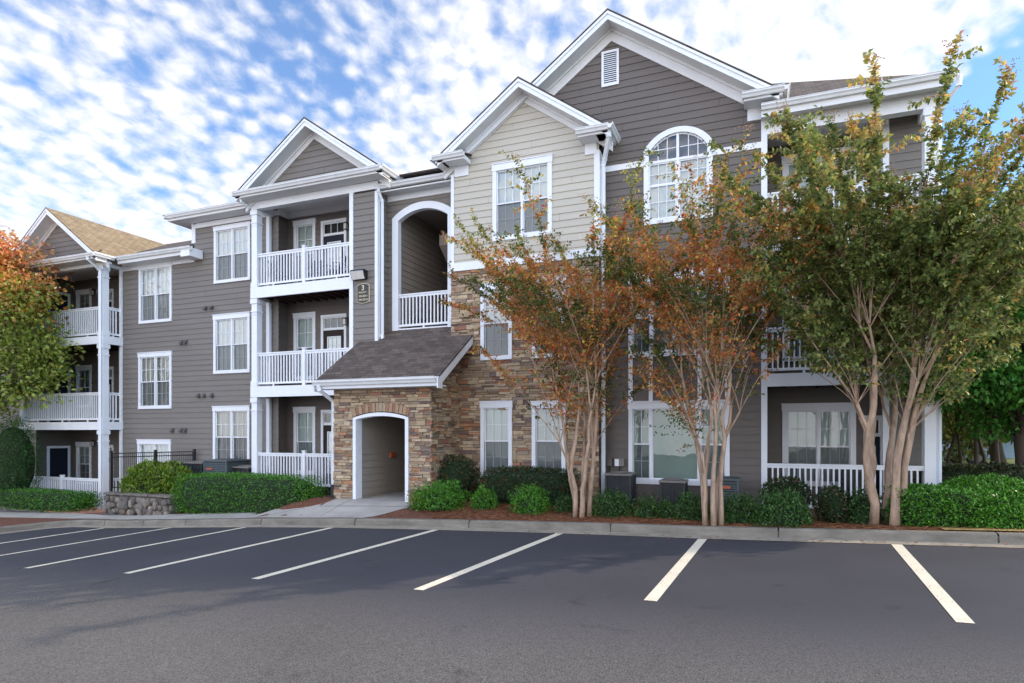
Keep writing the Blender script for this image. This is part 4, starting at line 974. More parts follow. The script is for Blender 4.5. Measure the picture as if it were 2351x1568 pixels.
m = MB(); m.box(cl0-.12, cl0, Ycl-.03, Ycl+.08, F1-.3, ZBR+.28); m.build('corner_board', M['trim'], BL)
m = MB(); m.poly([(cl0, Ycl, F1-.5), (cl0, RYb, F1-.5), (cl0, RYb, EV), (cl0, Ycl, EV)]); m.poly([(DX1+.02, Yg+.1, F1-.5), (DX1+.02, RYb, F1-.5), (DX1+.02, RYb, EV), (DX1+.02, Yg+.1, EV)]); m.build('porch_side_wall', M['darkplain'], BL)
downspout([(XE+.3, 14.9, EV-.02), (XE+.3, 14.95, EV-.2), (XE+.05, Yg+.1, EV-.5), (XE+.05, Yg+.1, .1)], wdt=.09)
# hipped main roof, right
EXR = XE+.14; r = MB(); p_ = .657; ey = 14.87
roof_quad(r, (DX1+.0, ey, EV), (EXR, ey, EV), (EXR-5.2, ey+5.2, EV+p_*5.2), (DX1+.0, ey+5.2, EV+p_*5.2)) if EXR-5.2 > DX1+.0 else roof_quad(r, (DX1+.0, ey, EV), (EXR, ey, EV), (DX1+.0, ey+EXR-DX1, EV+p_*(EXR-DX1)), (DX1+.0, ey+EXR-DX1+.59, EV+p_*(EXR-DX1+.59)))
sH = EXR-DX1
roof_quad(r, (EXR, ey, EV), (EXR, 27, EV), (DX1+.0, 27-sH, EV+p_*sH), (DX1+.0, ey+sH, EV+p_*sH))
roof_quad(r, (EXR, 27, EV), (DX1+.0, 27, EV), (DX1+.0, 27-sH+.01, EV+p_*sH), (DX1+.0, 27-sH, EV+p_*sH)); r.build('roof', M['shingle'], BL)
gutter_x(DX1-.0, EXR+.1, ey, EV+.055); gutter_y(ey-.12, 27, EXR, EV+.055)
m = MB(); m.box(DX1, EXR-.035, ey+.032, Yg-.02, EV-.12, EV-.07); m.box(XE, EXR-.035, Yg-.018, 26.9, EV-.12, EV-.07); m.box(DX1, EXR, ey, ey+.03, EV-.2, EV-.01); m.box(EXR-.03, EXR, ey+.03, 27, EV-.2, EV-.01); m.build('soffit', M['soffit'], BL)
# low roofs, left and over the breezeway
r = MB(); YR = 21; q = .22
roof_quad(r, (XS-.65, 15.15, EV+.05), (BX0, 15.15, EV+.05), (BX0, YR, EV+.05+q*(YR-15.15)), (XS+4, YR, EV+.05+q*(YR-15.15)))
roof_quad(r, (BX0, 26.8, EV+.05), (XS-.65, 26.8, EV+.05), (XS+4, YR, EV+.05+q*(YR-15.15)), (BX0, YR, EV+.05+q*(YR-15.15)))
roof_quad(r, (XS-.65, 26.8, EV+.05), (XS-.65, 15.15, EV+.05), (XS+4, YR, EV+.05+q*(YR-15.15)), (XS+4, YR+.01, EV+.05+q*(YR-15.15))); r.build('roof', M['shingle'], BL)
gutter_x(XS-.75, GX0-.3, 15.15, EV+.1); gutter_y(15.03, 26, XS-.65, EV+.1, -1)
m = MB(); m.box(XS-.65, GX0, 15.15, Yl-.035, EV-.1, EV-.0); m.box(XS-.63, XS-.1, Yl-.035, 26.5, EV-.1, EV-.0); m.build('soffit', M['soffit'], BL)
# rear and end walls close the volume
m = MB(); m.box(-29, XS, 23.2, 23.3, -1.4, EVL); m.box(XS, XE, 26.4, 26.5, -1.4, EV); m.build('rear_wall', M['grayplain'], BL)
lap('siding', [(Ycl+.02, F1-.5), (26.4, F1-.5), (26.4, EV), (Ycl+.02, EV)], 'x', XE-.01, 1, M['gray'])
m = MB(); m.box(-29, -28.9, Yl, 23.2, -1.4, EVL); m.box(-29, LX0, Yl, Yl+.1, -1.4, EVL); m.build('end_wall', M['grayplain'], BL)
m = MB(); m.poly([(SX1-.06, Yd+.02, FL), (SX1-.06, Ya+.2, FL), (SX1-.06, Ya+.2, F2), (SX1-.06, Yd+.02, F2)]); m.build('inner_wall', M['tanplain'], BL)
# exhaust hoods
for (x, y) in ((474,706.7),(488,705.4),(419,786),(428.5,785),(457.5,907.7),(470,907.7),(488.5,906.8),(397.7,987.4),(418,987.4),(427,987.4)):
    X, Z = fx(x, Yl), fz(x, y, Yl); m = MB(); m.prism([(Yl-.01, Z+.07), (Yl-.13, Z-.06), (Yl-.13, Z-.075), (Yl-.01, Z-.075)], 'x', X-.055, X+.055); m.build('exhaust_hood', mat('hood', (.10,.085,.08), .5) if 'hood' not in bpy.data.materials else bpy.data.materials['hood'], BL)
# ------------------------------------------------------------------ fixtures on the walls
def lantern(px, py, Y, label):
    X, Z = fx(px, Y), fz(px, py, Y); o = empty('wall_lantern', (X, Y, Z), label, 'wall lantern', 'carriage lanterns beside the balcony doors')
    m = MB(); m.box(X-.03, X+.03, Y-.03, Y-.004, Z-.05, Z+.12); m.tube([(X, Y-.02, Z+.1), (X, Y-.10, Z+.12), (X, Y-.12, Z+.09)], .008, 5); m.prism([(X-.07, Y-.19), (X+.07, Y-.19), (X+.07, Y-.05), (X-.07, Y-.05)], 'z', Z+.06, Z+.075)
    m.prism([(X-.04, Y-.16), (X+.04, Y-.16), (X+.04, Y-.08), (X-.04, Y-.08)], 'z', Z+.0755, Z+.1); m.prism([(X-.045, Y-.165), (X+.045, Y-.165), (X+.045, Y-.075), (X-.045, Y-.075)], 'z', Z-.13, Z-.115)
    for a in (-.055, .049):
        for b in (-.175, -.071): m.box(X+a, X+a+.006, Y+b, Y+b+.006, Z-.115, Z+.06)
    m.build('lantern_frame', M['black'], o); g_ = MB(); g_.box(X-.045, X+.045, Y-.168, Y-.072, Z-.112, Z+.058); g_.build('lantern_glass', M['lens'], o)
lantern(799, 520, Ybk-.0, 'black wall lantern by the top floor door of the gabled balcony')
lantern(797.5, 738, Ybk, 'black wall lantern by the middle floor door of the gabled balcony')
for yy, w_ in ((672,'top'),(1017,'ground')):
    lantern(218, yy, YLb, 'black wall lantern on the %s floor porch of the far left wing' % w_)
# floodlight
X0, X1 = fx(814, Yd), fx(845, Yd); Zt, Zb = fz(814, 625.5, Yd), fz(814, 645, Yd); o = empty('floodlight', ((X0+X1)/2, Yd, Zb), 'dark wall pack floodlight with frosted lens above the number sign', 'floodlight')
m = MB(); m.prism([(Yd-.02, Zt), (Yd-.20, Zt+.02), (Yd-.22, Zt-.03), (Yd-.13, Zb), (Yd-.02, Zb)], 'x', X0, X1); m.build('housing', M['black'], o)
m = MB(); m.prism([(Yd-.226, Zt-.035), (Yd-.136, Zb+.0), (Yd-.144, Zb-.005), (Yd-.234, Zt-.03)], 'x', X0+.02, X1-.02); m.build('lens', M['lens'], o)
# building number sign
X0, X1 = fx(822, Yd), fx(850, Yd); Zt, Zb = fz(822, 653, Yd), fz(822, 698.5, Yd); xc_ = (X0+X1)/2; wd = X1-X0
sg = empty('building_sign', (xc_, Yd, Zb), 'black plaque with cream number 3 and unit ranges below the floodlight', 'sign')
def plaque(s, y0, y1, mt, nm):
    n_ = 8; pts = []; hw_ = wd/2*s; zt, zb = Zt-(1-s)*wd/2, Zb+(1-s)*wd/2; r_ = .05
    top = [(xc_-hw_+2*hw_*i/n_, zt-.045*(abs(2*i/n_-1)**2)) for i in range(n_+1)]; bot = [(xc_+hw_-2*hw_*i/n_, zb+.045*(abs(2*i/n_-1)**2)) for i in range(n_+1)]
    m = MB(); m.prism(bot[::-1]+top[::-1], 'y', y0, y1); return m.build(nm, M[mt], sg)
plaque(1, Yd-.05, Yd-.02, 'gold', 'border'); plaque(.94, Yd-.056, Yd-.0505, 'sign', 'panel')
def text(s, x, z, size, parent, y, nm='lettering', mt='gold'):
    cu = bpy.data.curves.new('t', 'FONT'); cu.body = s; cu.size = size; cu.align_x = 'CENTER'; cu.align_y = 'CENTER'; cu.extrude = .002; cu.offset = size*.012
    t = bpy.data.objects.new('t', cu); scene.collection.objects.link(t); dg = bpy.context.evaluated_depsgraph_get(); me = bpy.data.meshes.new_from_object(t.evaluated_get(dg))
    bpy.data.objects.remove(t); o0 = W[parent.name]
    for v in me.vertices: a, b, c = v.co; v.co = (a+x-o0.x, y-c-o0.y, b+z-o0.z)
    me.materials.clear(); link_mesh(me, nm, M[mt], parent, None)
Hs = Zt-Zb; ty = Yd-.0585
text('3', xc_, Zt-Hs*.23, .20, sg, ty)
for i, s in enumerate(('314-317 –', '322-325  ', '330-333   ')): text(s, xc_-.0, Zt-Hs*(.45+.185*i), .072, sg, ty)
m = MB()
for i, n_ in ((1, 1), (2, 2)):
    z = Zt-Hs*(.45+.185*i)
    for k in range(n_):
        x = xc_+wd*.36+(k-(n_-1)/2)*.04-(.005 if n_ == 2 else .01); m.prism([(x-.014, z+.006), (x, z+.028), (x+.014, z+.006)], 'y', ty-.002, ty+.002); m.box(x-.005, x+.005, ty-.0018, ty+.0018, z-.025, z+.006)
m.build('arrow', M['gold'], sg)
# utility boxes on the dark wall
for (a, b, t, bt, lb_, mt) in ((1394.5,1407,1053,1069,'small brown cable box on the dark wall beside the downspout','metal'),(1413.6,1434.5,1053,1069.5,'grey utility box with white half cover on the dark wall','metal')):
    X0, X1 = fx(a, Yg), fx(b, Yg); Z1, Z0 = fz(a, t, Yg), fz(a, bt, Yg); m = MB(); o = empty('utility_box', ((X0+X1)/2, Yg, Z0), lb_, 'utility box')
    m.box(X0, X1, Yg-.12, Yg-.01, Z0, Z1); m.box(X0-.008, X1+.008, Yg-.13, Yg-.005, Z1, Z1+.012); m.build('case', M['metal'] if a > 1400 else M['darkplain'], o)
    if a > 1400: m = MB(); m.box(X0+.0, X0+(X1-X0)*.45, Yg-.124, Yg-.1205, Z0+.003, Z1-.003); m.build('cover', M['trim'], o)
    m = MB(); m.tube([((X0+X1)/2, Yg-.05, Z0), ((X0+X1)/2, Yg-.05, Z0-.35)], .012, 6); m.build('conduit', M['black'], o)
# ------------------------------------------------------------------ condensers
def ac(x0, x1, Y, z0, z1, label, style, depth=None):
    d = depth or (x1-x0); o = empty('air_conditioner', ((x0+x1)/2, Y+d/2, z0), label, 'air conditioner', 'outdoor condenser units by the wall')
    m = MB(); e = .03; body = 'acgreen' if style == 'louvre' else 'acdark'
    m.box(x0+e, x1-e, Y+e, Y+d-e, z0+.04, z1-.05); m.build('coil', M['acdark'], o)
    m = MB()
    for (a, b) in ((x0, Y), (x1-.05, Y), (x0, Y+d-.05), (x1-.05, Y+d-.05)): m.box(a, a+.05, b, b+.05, z0, z1-.04)
    m.box(x0, x1, Y, Y+d, z0, z0+.05)
    if style == 'louvre':
        K = int((z1-z0)/.06)
        for k in range(K):
            z = z0+.06+k*(z1-z0-.12)/K; m.prism([(Y, z), (Y+.012, z), (Y+.035, z+.035), (Y+.023, z+.035)], 'x', x0+.05, x1-.05); m.prism([(x1, z), (x1-.012, z), (x1-.035, z+.035), (x1-.023, z+.035)], 'y', Y+.05, Y+d-.05)
    else:
        K = 14
        for k in range(1, K): x = x0+(x1-x0)*k/K; m.box(x-.003, x+.003, Y+.014, Y+.02, z0+.05, z1-.05)
        m.box((x0+x1)/2-.012, (x0+x1)/2+.012, Y+.004, Y+.03, z0+.05, z1-.05)
        for k in range(1, 9): z = z0+(z1-z0)*k/9; m.box(x0+.05, x1-.05, Y+.0145, Y+.0195, z-.002, z+.002)
    m.build('cabinet', M[body], o)
    m = MB(); m.box(x0-.015, x1+.015, Y-.015, Y+d+.015, z1-.045, z1); 
    cx_, cy_ = (x0+x1)/2, Y+d/2
    for k in range(6): r_ = (x1-x0)*.07*(k+1); m.tube([(cx_+r_*math.cos(t*math.pi/8), cy_+min(r_, d*.46)*math.sin(t*math.pi/8), z1+.018) for t in range(17)], .005, 4, cap=False)
    m.build('top_grille', M['acgreen'] if style == 'louvre' else M['metal'], o)
    if style == 'louvre': m = MB(); zz_ = z1-.22 if x1 > -8 else z1-.3; m.box(x0+.12, x0+.36, Y-.006, Y-.001, zz_, zz_+.06); m.build('badge', M['red'], o)
ZT = EYE-1.86
YA = 14.55
ac(fx(417, YA+.3), fx(464, YA+.3), YA+.3, ZT-.1, fz(440, 1061, YA+.3), 'dark condenser unit leftmost behind the boxwood hedge', 'mesh')
ac(fx(467, YA), fx(520, YA), YA, ZT-.1, fz(467, 1056, YA), 'green grey louvred condenser with red badge behind the boxwood hedge', 'louvre')
ac(fx(532, YA+.25), fx(569, YA+.25), YA+.25, ZT-.1, fz(540, 1071, YA+.25), 'small dark condenser next to the balcony post behind the hedge', 'mesh')
zr_ = H(-2, 14)
ac(fx(1389, 14.3), fx(1449, 14.3), 14.3, zr_, fz(1400, 1087, 14.3), 'tall dark mesh condenser beside the stone wall downspout', 'mesh')
ac(fx(1514, 14.3), fx(1573, 14.3), 14.3, zr_, fz(1520, 1103, 14.3), 'dark mesh condenser below the picture window', 'mesh')
ac(fx(1637, 14.2), fx(1697, 14.2), 14.2, zr_, fz(1640, 1098, 14.2), 'wide grey louvred condenser with red badge behind the second crape myrtle', 'louvre')
# ------------------------------------------------------------------ patio furniture
def patio_chair(x, y, z, rot, label, group=None):
    o = empty('patio_chair', (x, y, z), label, 'patio chair', group); c, s = math.cos(rot), math.sin(rot)
    T = lambda a, b, h: (x+a*c-b*s, y+a*s+b*c, z+h)
    m = MB()
    for a in (-.24, .24):
        m.tube([T(a, -.24, 0), T(a, -.22, .4), T(a, -.2, .62), T(a, .18, .66), T(a, .25, .4), T(a*.95, .30, 0)], .014, 6)
    m.build('frame', M['black'], o)
    m = MB(); pts = []
    K = 10
    for i in range(K):
        for j in range(6):
            def q(i, j):
                t = -1+2*i/K; h = .42+.5*(j/6)*(1-.25*t*t); return T(t*.25, .22+.06*j/6-.06*(t*t), h)
            if (i+j) % 1 == 0: m.poly([q(i, j), q(i+1, j), q(i+1, j+1), q(i, j+1)])
    m.tube([T(-.26, .2, .42), T(-.25, .24, .72), T(-.15, .28, .9), T(0, .29, .95), T(.15, .28, .9), T(.25, .24, .72), T(.26, .2, .42)], .014, 6); m.build('backrest', M['black'], o)
    m = MB(); m.prism([T(-.25,-.24,0)[:2], T(.25,-.24,0)[:2], T(.24,.22,0)[:2], T(-.24,.22,0)[:2]], 'z', z+.40, z+.43); m.build('seat', M['black'], o)
patio_chair(fx(722, 15.6), 15.6, F3, .25, 'black patio chair on the top gabled balcony, nearer the newel post')
patio_chair(fx(772, 15.6), 15.6, F3, -.5, 'black patio chair on the top gabled balcony, in front of the door')
patio_chair(fx(640, 15.35), 15.35, F3, .9, 'black patio chair on the top gabled balcony, in its left corner')
patio_chair(fx(1962, 16.0), 16.0, RF[0], .2, 'black patio chair behind the ground floor railing of the right balcony')
patio_chair(fx(963, 16.2), 16.2, FB, .3, 'dark chair behind the breezeway railing over the entry roof')
# ------------------------------------------------------------------ vegetation
def np_mesh(name, V, F, C, material, parent=None, origin=None):
    """V (n,3), F (m,4) quads, C (m,3) one colour per quad"""
    o0 = np.array(W[parent.name] if parent is not None else origin, dtype=float)
    me = bpy.data.meshes.new(name); n, k = len(V), len(F)
    me.vertices.add(n); me.vertices.foreach_set('co', (V-o0).astype(np.float32).ravel())
    me.loops.add(k*4); me.loops.foreach_set('vertex_index', F.astype(np.int32).ravel())
    me.polygons.add(k); me.polygons.foreach_set('loop_start', np.arange(0, k*4, 4, dtype=np.int32)); me.polygons.foreach_set('loop_total', np.full(k, 4, dtype=np.int32))
    me.update(calc_edges=True)
    at = me.color_attributes.new('col', 'FLOAT_COLOR', 'CORNER'); cc = np.ones((k, 4, 4), dtype=np.float32); cc[:, :, :3] = C[:, None, :]; at.data.foreach_set('color', cc.ravel())
    return link_mesh(me, name, material, parent, origin)
def unit(v): return v/np.maximum(1e-9, np.linalg.norm(v, axis=-1, keepdims=True))
def leaves(P, D, Nn, ln, wd, C, name, material, parent):
    """diamond leaves: base points P, directions D, facing Nn"""
    D = unit(D); S_ = unit(np.cross(D, Nn)); n = len(P); ln = np.broadcast_to(ln, (n,))[:, None]; wd = np.broadcast_to(wd, (n,))[:, None]
    up = unit(np.cross(S_, D))
    V = np.empty((n, 4, 3)); V[:, 0] = P; V[:, 1] = P+D*ln*.45+S_*wd*.5+up*wd*.12; V[:, 2] = P+D*ln-up*ln*.12; V[:, 3] = P+D*ln*.45-S_*wd*.5+up*wd*.12
    F = np.arange(n*4).reshape(n, 4)
    return np_mesh(name, V.reshape(-1, 3), F, C, material, parent)
def pick(pal, wts, n, jit=.18):
    pal = np.array(pal); i = RNG.choice(len(pal), n, p=np.array(wts)/sum(wts)); c = pal[i]*(1+RNG.normal(0, jit, (n, 1))); return np.clip(c*(1+RNG.normal(0, .06, (n, 3))), .004, .9)
GREEN = [(.035,.10,.012), (.055,.15,.015), (.09,.20,.025), (.02,.06,.012)]
GW = [4, 4, 2, 2]
def blobnoise(U, k, seed):
    r = np.random.default_rng(seed); a = np.zeros(len(U))
    for i in range(k):
        w_ = r.normal(0, 3.2+i*.9, 3); a += np.sin(U@w_+r.uniform(0, 6.28))/(1+i*.45)
    return a/1.8
def shrub(px, Y, pw, py_top, py_base, label, n=2600, pal=GREEN, wts=GW, leaf=(.055,.026), group=None, shape='ball', dep=None, zb=None, name='shrub', cat='shrub', lump=.10, up=.35, mat_='leaf_thick', flat=1.0):
    """a leafy bush: px centre, width in photo px at distance Y, top and base rows"""
    d = Y/ray(px)[1]; X = fx(px, Y); rx = pw/FX*d/2; zt = fz(px, py_top, Y); z0 = zb if zb is not None else H(X, Y)-.03; ry = dep/2 if dep else rx*.9; rz = zt-z0
    o = empty(name, (X, Y, z0), label, cat, group); r = np.random.default_rng(int(abs(px*13+Y*7)))
    u = unit(r.normal(0, 1, (n, 3))); u[:, 2] = np.abs(u[:, 2]) if shape == 'ball' else u[:, 2]
    if shape == 'ball': q = u; rad = np.sign(q)*np.abs(q)**.85; rad = rad*np.array([rx, ry, rz]); cen = np.array([X, Y, z0])
    elif shape == 'globe': rad = u*np.array([rx, ry, rz/2]); cen = np.array([X, Y, z0+rz/2])
    else:
        q = u/np.max(np.abs(u)/np.array([1, 1, 1]), axis=1, keepdims=True); q = q*(1-.14*(np.linalg.norm(q, axis=1, keepdims=True)-1)/.73)
        rad = q*np.array([rx, ry, rz/2]); cen = np.array([X, Y, z0+rz/2])
    nz = blobnoise(u*1.6+rad*1.1, 6, int(px)); sc = (1+lump*1.35*nz)*(r.uniform(.72, 1.04, n) if lump > .1 else r.uniform(.86, 1.03, n)); P = cen+rad*sc[:, None]
    nrm = unit(rad/np.array([rx, ry, rz])**2*np.mean([rx, ry, rz])**2); D = unit(nrm*.7+r.normal(0, .6, (n, 3))+np.array([0, 0, up])); Nn = unit(nrm+r.normal(0, .5, (n, 3)))
    C = pick(pal, wts, n); s_ = r.uniform(.7, 1.25, n)
    P = P[P[:, 2] > z0-.05] if False else P
    leaves(P, D, Nn, leaf[0]*s_, leaf[1]*s_, C, 'foliage', M[mat_], o)
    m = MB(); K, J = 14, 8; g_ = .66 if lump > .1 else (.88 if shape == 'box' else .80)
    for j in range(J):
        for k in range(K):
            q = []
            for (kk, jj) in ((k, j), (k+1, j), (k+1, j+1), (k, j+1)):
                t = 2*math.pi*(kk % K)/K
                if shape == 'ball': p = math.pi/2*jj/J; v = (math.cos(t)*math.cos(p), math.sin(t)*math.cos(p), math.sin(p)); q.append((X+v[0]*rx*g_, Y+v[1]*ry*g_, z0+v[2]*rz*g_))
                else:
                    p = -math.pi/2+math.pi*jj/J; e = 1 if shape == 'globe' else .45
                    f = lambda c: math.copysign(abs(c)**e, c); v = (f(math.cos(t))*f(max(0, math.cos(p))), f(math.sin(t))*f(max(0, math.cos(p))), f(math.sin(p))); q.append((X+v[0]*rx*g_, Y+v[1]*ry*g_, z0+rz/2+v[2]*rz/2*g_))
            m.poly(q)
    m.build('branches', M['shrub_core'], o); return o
DARKG = [(.018,.040,.012), (.03,.06,.016), (.045,.075,.02), (.20,.06,.03)]
BRIGHT = [(.06,.20,.015), (.09,.27,.02), (.13,.32,.035), (.035,.11,.012)]
YELG = [(.12,.20,.015), (.17,.26,.02), (.07,.13,.012), (.25,.30,.04)]
MIDG = [(.03,.085,.018), (.05,.12,.025), (.075,.155,.03), (.02,.05,.012)]
# left: hedges, terrace with retaining wall, laurel, fence
YH = 13.25
shrub(568, 13.5, 404, 1089, 1172, 'long clipped green boxwood hedge below the gabled balconies', 20000, BRIGHT, [5,3,1,3], (.045,.024), shape='box', dep=1.3, name='hedge', cat='hedge', lump=.035, zb=g(-14)+.12)
shrub(95, 13.7, 330, 1125, 1176, 'low clipped green hedge at the far left before the porch', 12000, BRIGHT, [5,2,1,4], (.05,.026), shape='box', dep=1.2, name='hedge', cat='hedge', lump=.035, zb=g(-17.5)+.1)
tz = fz(300, 1134, 13.1)
tx0, tx1 = fx(240, 13.1), fx(394, 13.1)
m = MB(); m.prism([(tx0+.1, 13.3), (tx1-.05, 13.3), (tx1+.05, 14.2), (GX0-.4, 14.2), (GX0-.4, Yl), (tx0+.1, Yl)], 'z', -1.6, tz-.03); S(m.build('terrace', M['mulch'], origin=(tx0+.1, 13.3, tz-.03)))
rw = empty('retaining_wall', ((tx0+tx1)/2, 13.2, H(-15, 13)), 'low grey fieldstone retaining wall between the two hedges', 'retaining wall')
m = MB(); zb_ = g(-15)-.2; m.box(tx0+.03, tx1-.03, 13.13, 13.45, zb_, tz-.05); m.box(tx0+.03, tx0+.3, 13.45, 15.3, zb_, tz-.05); m.build('mortar_bed', mat('mortar', (.12,.11,.10), .95, .2, 8), rw)
m = MB()
def boulders(m, u0, u1, z0, z1, P):
    z = z0
    while z < z1-.03:
        h = random.uniform(.13, .22); h = min(h, z1-z); u = u0
        while u < u1-.02:
            l_ = random.uniform(.12, .34); b = min(u+l_, u1); K = 9; cx_, cz_ = (u+b)/2, z+h/2; c0 = random.choice([(.17,.145,.12),(.13,.11,.095),(.21,.17,.135),(.10,.09,.08),(.19,.15,.115)]); k0 = random.uniform(.8, 1.3); c0 = tuple(q*k0 for q in c0)
            ang = [2*math.pi*(k+random.uniform(-.25, .25))/K for k in range(K)]; ex = .55
            ring = [(cx_+math.copysign(abs(math.cos(a))**ex, math.cos(a))*(b-u)/2*random.uniform(.88, 1.0), cz_+math.copysign(abs(math.sin(a))**ex, math.sin(a))*h/2*random.uniform(.86, 1.02)) for a in ang]
            dd = random.uniform(.03, .09); n = len(m.v); m.v += [P(p[0], p[1], 0) for p in ring]+[P(cx_+(p[0]-cx_)*.8, cz_+(p[1]-cz_)*.78, dd) for p in ring]+[P(cx_+random.uniform(-.02,.02), cz_+random.uniform(-.02,.02), dd+random.uniform(.0, .04))]
            for k in range(K): m.f.append((n+k, n+(k+1) % K, n+K+(k+1) % K, n+K+k)); m.f.append((n+K+k, n+K+(k+1) % K, n+2*K)); m.c += [c0]*2; m.uv += [None]*2
            u = b+.006
        z += h+.006
boulders(m, tx0, tx1, zb_+.1, tz-.02, lambda u, z, d: (u, 13.13-d, z))
for _ in range(34):
    u = random.uniform(tx0+.12, tx1-.14); z = random.uniform(zb_+.22, tz-.17); a_, b_ = random.uniform(.08, .17), random.uniform(.09, .17); K = 8; k0 = random.uniform(.7, 1.25); c0 = tuple(q*k0 for q in random.choice([(.21,.18,.15),(.14,.12,.105),(.24,.19,.145),(.12,.105,.095)])); t0 = random.random()
    ring = [(u+a_*math.cos(t0+2*math.pi*k/K)*random.uniform(.8, 1.05), z+b_*math.sin(t0+2*math.pi*k/K)*random.uniform(.8, 1.05)) for k in range(K)]; dd = random.uniform(.085, .13); n = len(m.v)
    m.v += [(p[0], 13.12, p[1]) for p in ring]+[(u+(p[0]-u)*.86, 13.13-dd, z+(p[1]-z)*.86) for p in ring]+[(u+random.uniform(-.03,.03), 13.13-dd-.03, z)]
    for k in range(K): m.f.append((n+k, n+(k+1) % K, n+K+(k+1) % K, n+K+k)); m.f.append((n+K+k, n+K+(k+1) % K, n+2*K)); m.c += [c0]*2; m.uv += [None]*2
boulders(m, 13.1, 15.2, zb_+.1, tz-.02, lambda u, z, d: (tx0+.03-d, u, z)); m.build('boulders', M['fieldstone'], rw)
m = MB(); x = tx0
while x < tx1-.1:
    l_ = random.uniform(.3, .55); b = min(x+l_, tx1); m.prism([(x+.01, 13.06+random.uniform(-.02,.02)), (b-.01, 13.06+random.uniform(-.02,.02)), (b-.01, 13.46), (x+.01, 13.46)], 'z', tz-.045, tz+random.uniform(-.005,.02), (.17,.15,.13)); x = b
m.build('capstones', M['fieldstone'], rw)
shrub(365, 13.95, 172, 1066, 1129, 'yellow green loose laurel bush above the stone retaining wall', 4200, YELG, [4,3,3,1], (.12,.045), shape='ball', dep=1.3, zb=tz-.03, lump=.07, up=.7)
fn = empty('metal_fence', (fx(300, 14), 14.2, tz), 'black metal picket fence behind the laurel bush and retaining wall', 'fence')
fp0 = Vector((fx(255, 13.75), 13.75)); fp1 = Vector((fx(446, 15.5), 15.5))
# the fence runs from the wall end back to the building
zf0 = fz(255, 1130, 13.75); zft = fz(255, 1041, 13.75)
def fpt(t): p = fp0.lerp(fp1, t); return p.x, p.y
m = MB()
fe_top = fz(446, 1036.5, 15.5)
ztop = lambda t: zft+(fe_top-zft)*t
for zz_, dz_ in ((0, .03), (-.12, .025)):
    a, b = fpt(0), fpt(1); m.tube([(a[0], a[1], ztop(0)+zz_), (b[0], b[1], ztop(1)+zz_)], .016, 4)
a, b = fpt(0), fpt(1); m.tube([(a[0], a[1], zf0+.15), (b[0], b[1], zf0+.15)], .016, 4); m.build('fence_rail', M['black'], fn)
m = MB(); K = 44
for k in range(1, K): x, y = fpt(k/K); m.tube([(x, y, zf0+.13), (x, y, ztop(k/K))], .009, 4)
m.build('pickets', M['black'], fn)
for t in (0, .52, 1): x, y = fpt(t); m = MB(); m.box(x-.035, x+.035, y-.035, y+.035, zf0-.1, ztop(t)+.06); m.box(x-.045, x+.045, y-.045, y+.045, ztop(t)+.061, ztop(t)+.085); m.build('fence_post', M['black'], fn)
shrub(30, 13.9, 118, 958, 1126, 'tall dark green arborvitae at the left edge under the oak', 9000, [(.03,.10,.012),(.05,.15,.02),(.02,.06,.01)], [3,3,2], (.07,.02), shape='globe', dep=1.5, name='arborvitae', cat='conifer', zb=g(-20)+.1, lump=.09, up=.9)
# right: foundation shrubs
shrub(1046, 14.15, 114, 1044, 1120, 'dark clipped round shrub against the stone wall by the entry', 3200, DARKG, [4,4,2,1], (.055,.026), shape='globe', lump=.03)
shrub(1012, 12.95, 118, 1106, 1173, 'bright green spreading shrub beside the walk', 4200, BRIGHT, [4,4,2,2], (.06,.022), shape='ball', lump=.13, up=.6)
shrub(968, 12.85, 62, 1125, 1168, 'small yellow green shrub at the edge of the walk', 1300, YELG, [3,2,4,1], (.05,.022), shape='ball', lump=.13, up=.6)
shrub(1113, 13.1, 66, 1121, 1165, 'small bright green shrub just left of the dark hedge', 1500, BRIGHT, [5,4,1,2], (.06,.022), lump=.14, up=.6)
shrub(1214, 14.1, 218, 1075, 1150, 'long dark clipped hedge below the stone wall windows', 8000, DARKG, [4,4,2,.8], (.055,.026), shape='box', dep=.95, name='hedge', cat='hedge', lump=.05)
shrub(1218, 12.9, 92, 1119, 1172, 'bright green shrub in front of the middle of the dark hedge', 2400, BRIGHT, [5,4,1,2], (.06,.022), lump=.14, up=.6)
shrub(1295, 13.0, 44, 1138, 1170, 'little green shrub just left of the first crape myrtle trunks', 800, MIDG, [4,4,2,2], (.05,.022), lump=.14, up=.5)
shrub(1405, 12.9, 104, 1129, 1176, 'green shrub between the first crape myrtle and its neighbour shrub', 2800, MIDG, [4,4,2,1], (.05,.022), lump=.12, up=.5)
shrub(1487, 12.75, 58, 1141, 1178, 'small green shrub left of the dark condenser under the picture window', 1100, MIDG, [4,4,2,1], (.05,.022), lump=.15, up=.5)
shrub(1530, 12.75, 40, 1148, 1180, 'tiny green shrub before the condenser under the picture window', 700, MIDG, [4,4,2,1], (.05,.022), lump=.15, up=.5)
shrub(1590, 12.75, 82, 1134, 1184, 'green shrub directly left of the second crape myrtle', 2200, MIDG, [4,4,2,1], (.05,.022), lump=.14, up=.5)
shrub(1700, 12.55, 92, 1138, 1196, 'green shrub right of the second crape myrtle before the louvred condenser', 2600, MIDG, [4,4,2,1], (.05,.022), lump=.14, up=.5)
shrub(1795, 12.35, 126, 1133, 1203, 'wide loose green shrub below the round dark bush', 4200, MIDG, [4,4,3,1], (.05,.024), lump=.12, up=.5)
shrub(1804, 13.6, 108, 1096, 1150, 'round dark clipped bush at the post of the right balcony', 3000, DARKG, [4,4,2,1], (.05,.024), shape='globe', lump=.03, zb=H(.5,13.6)+.1)
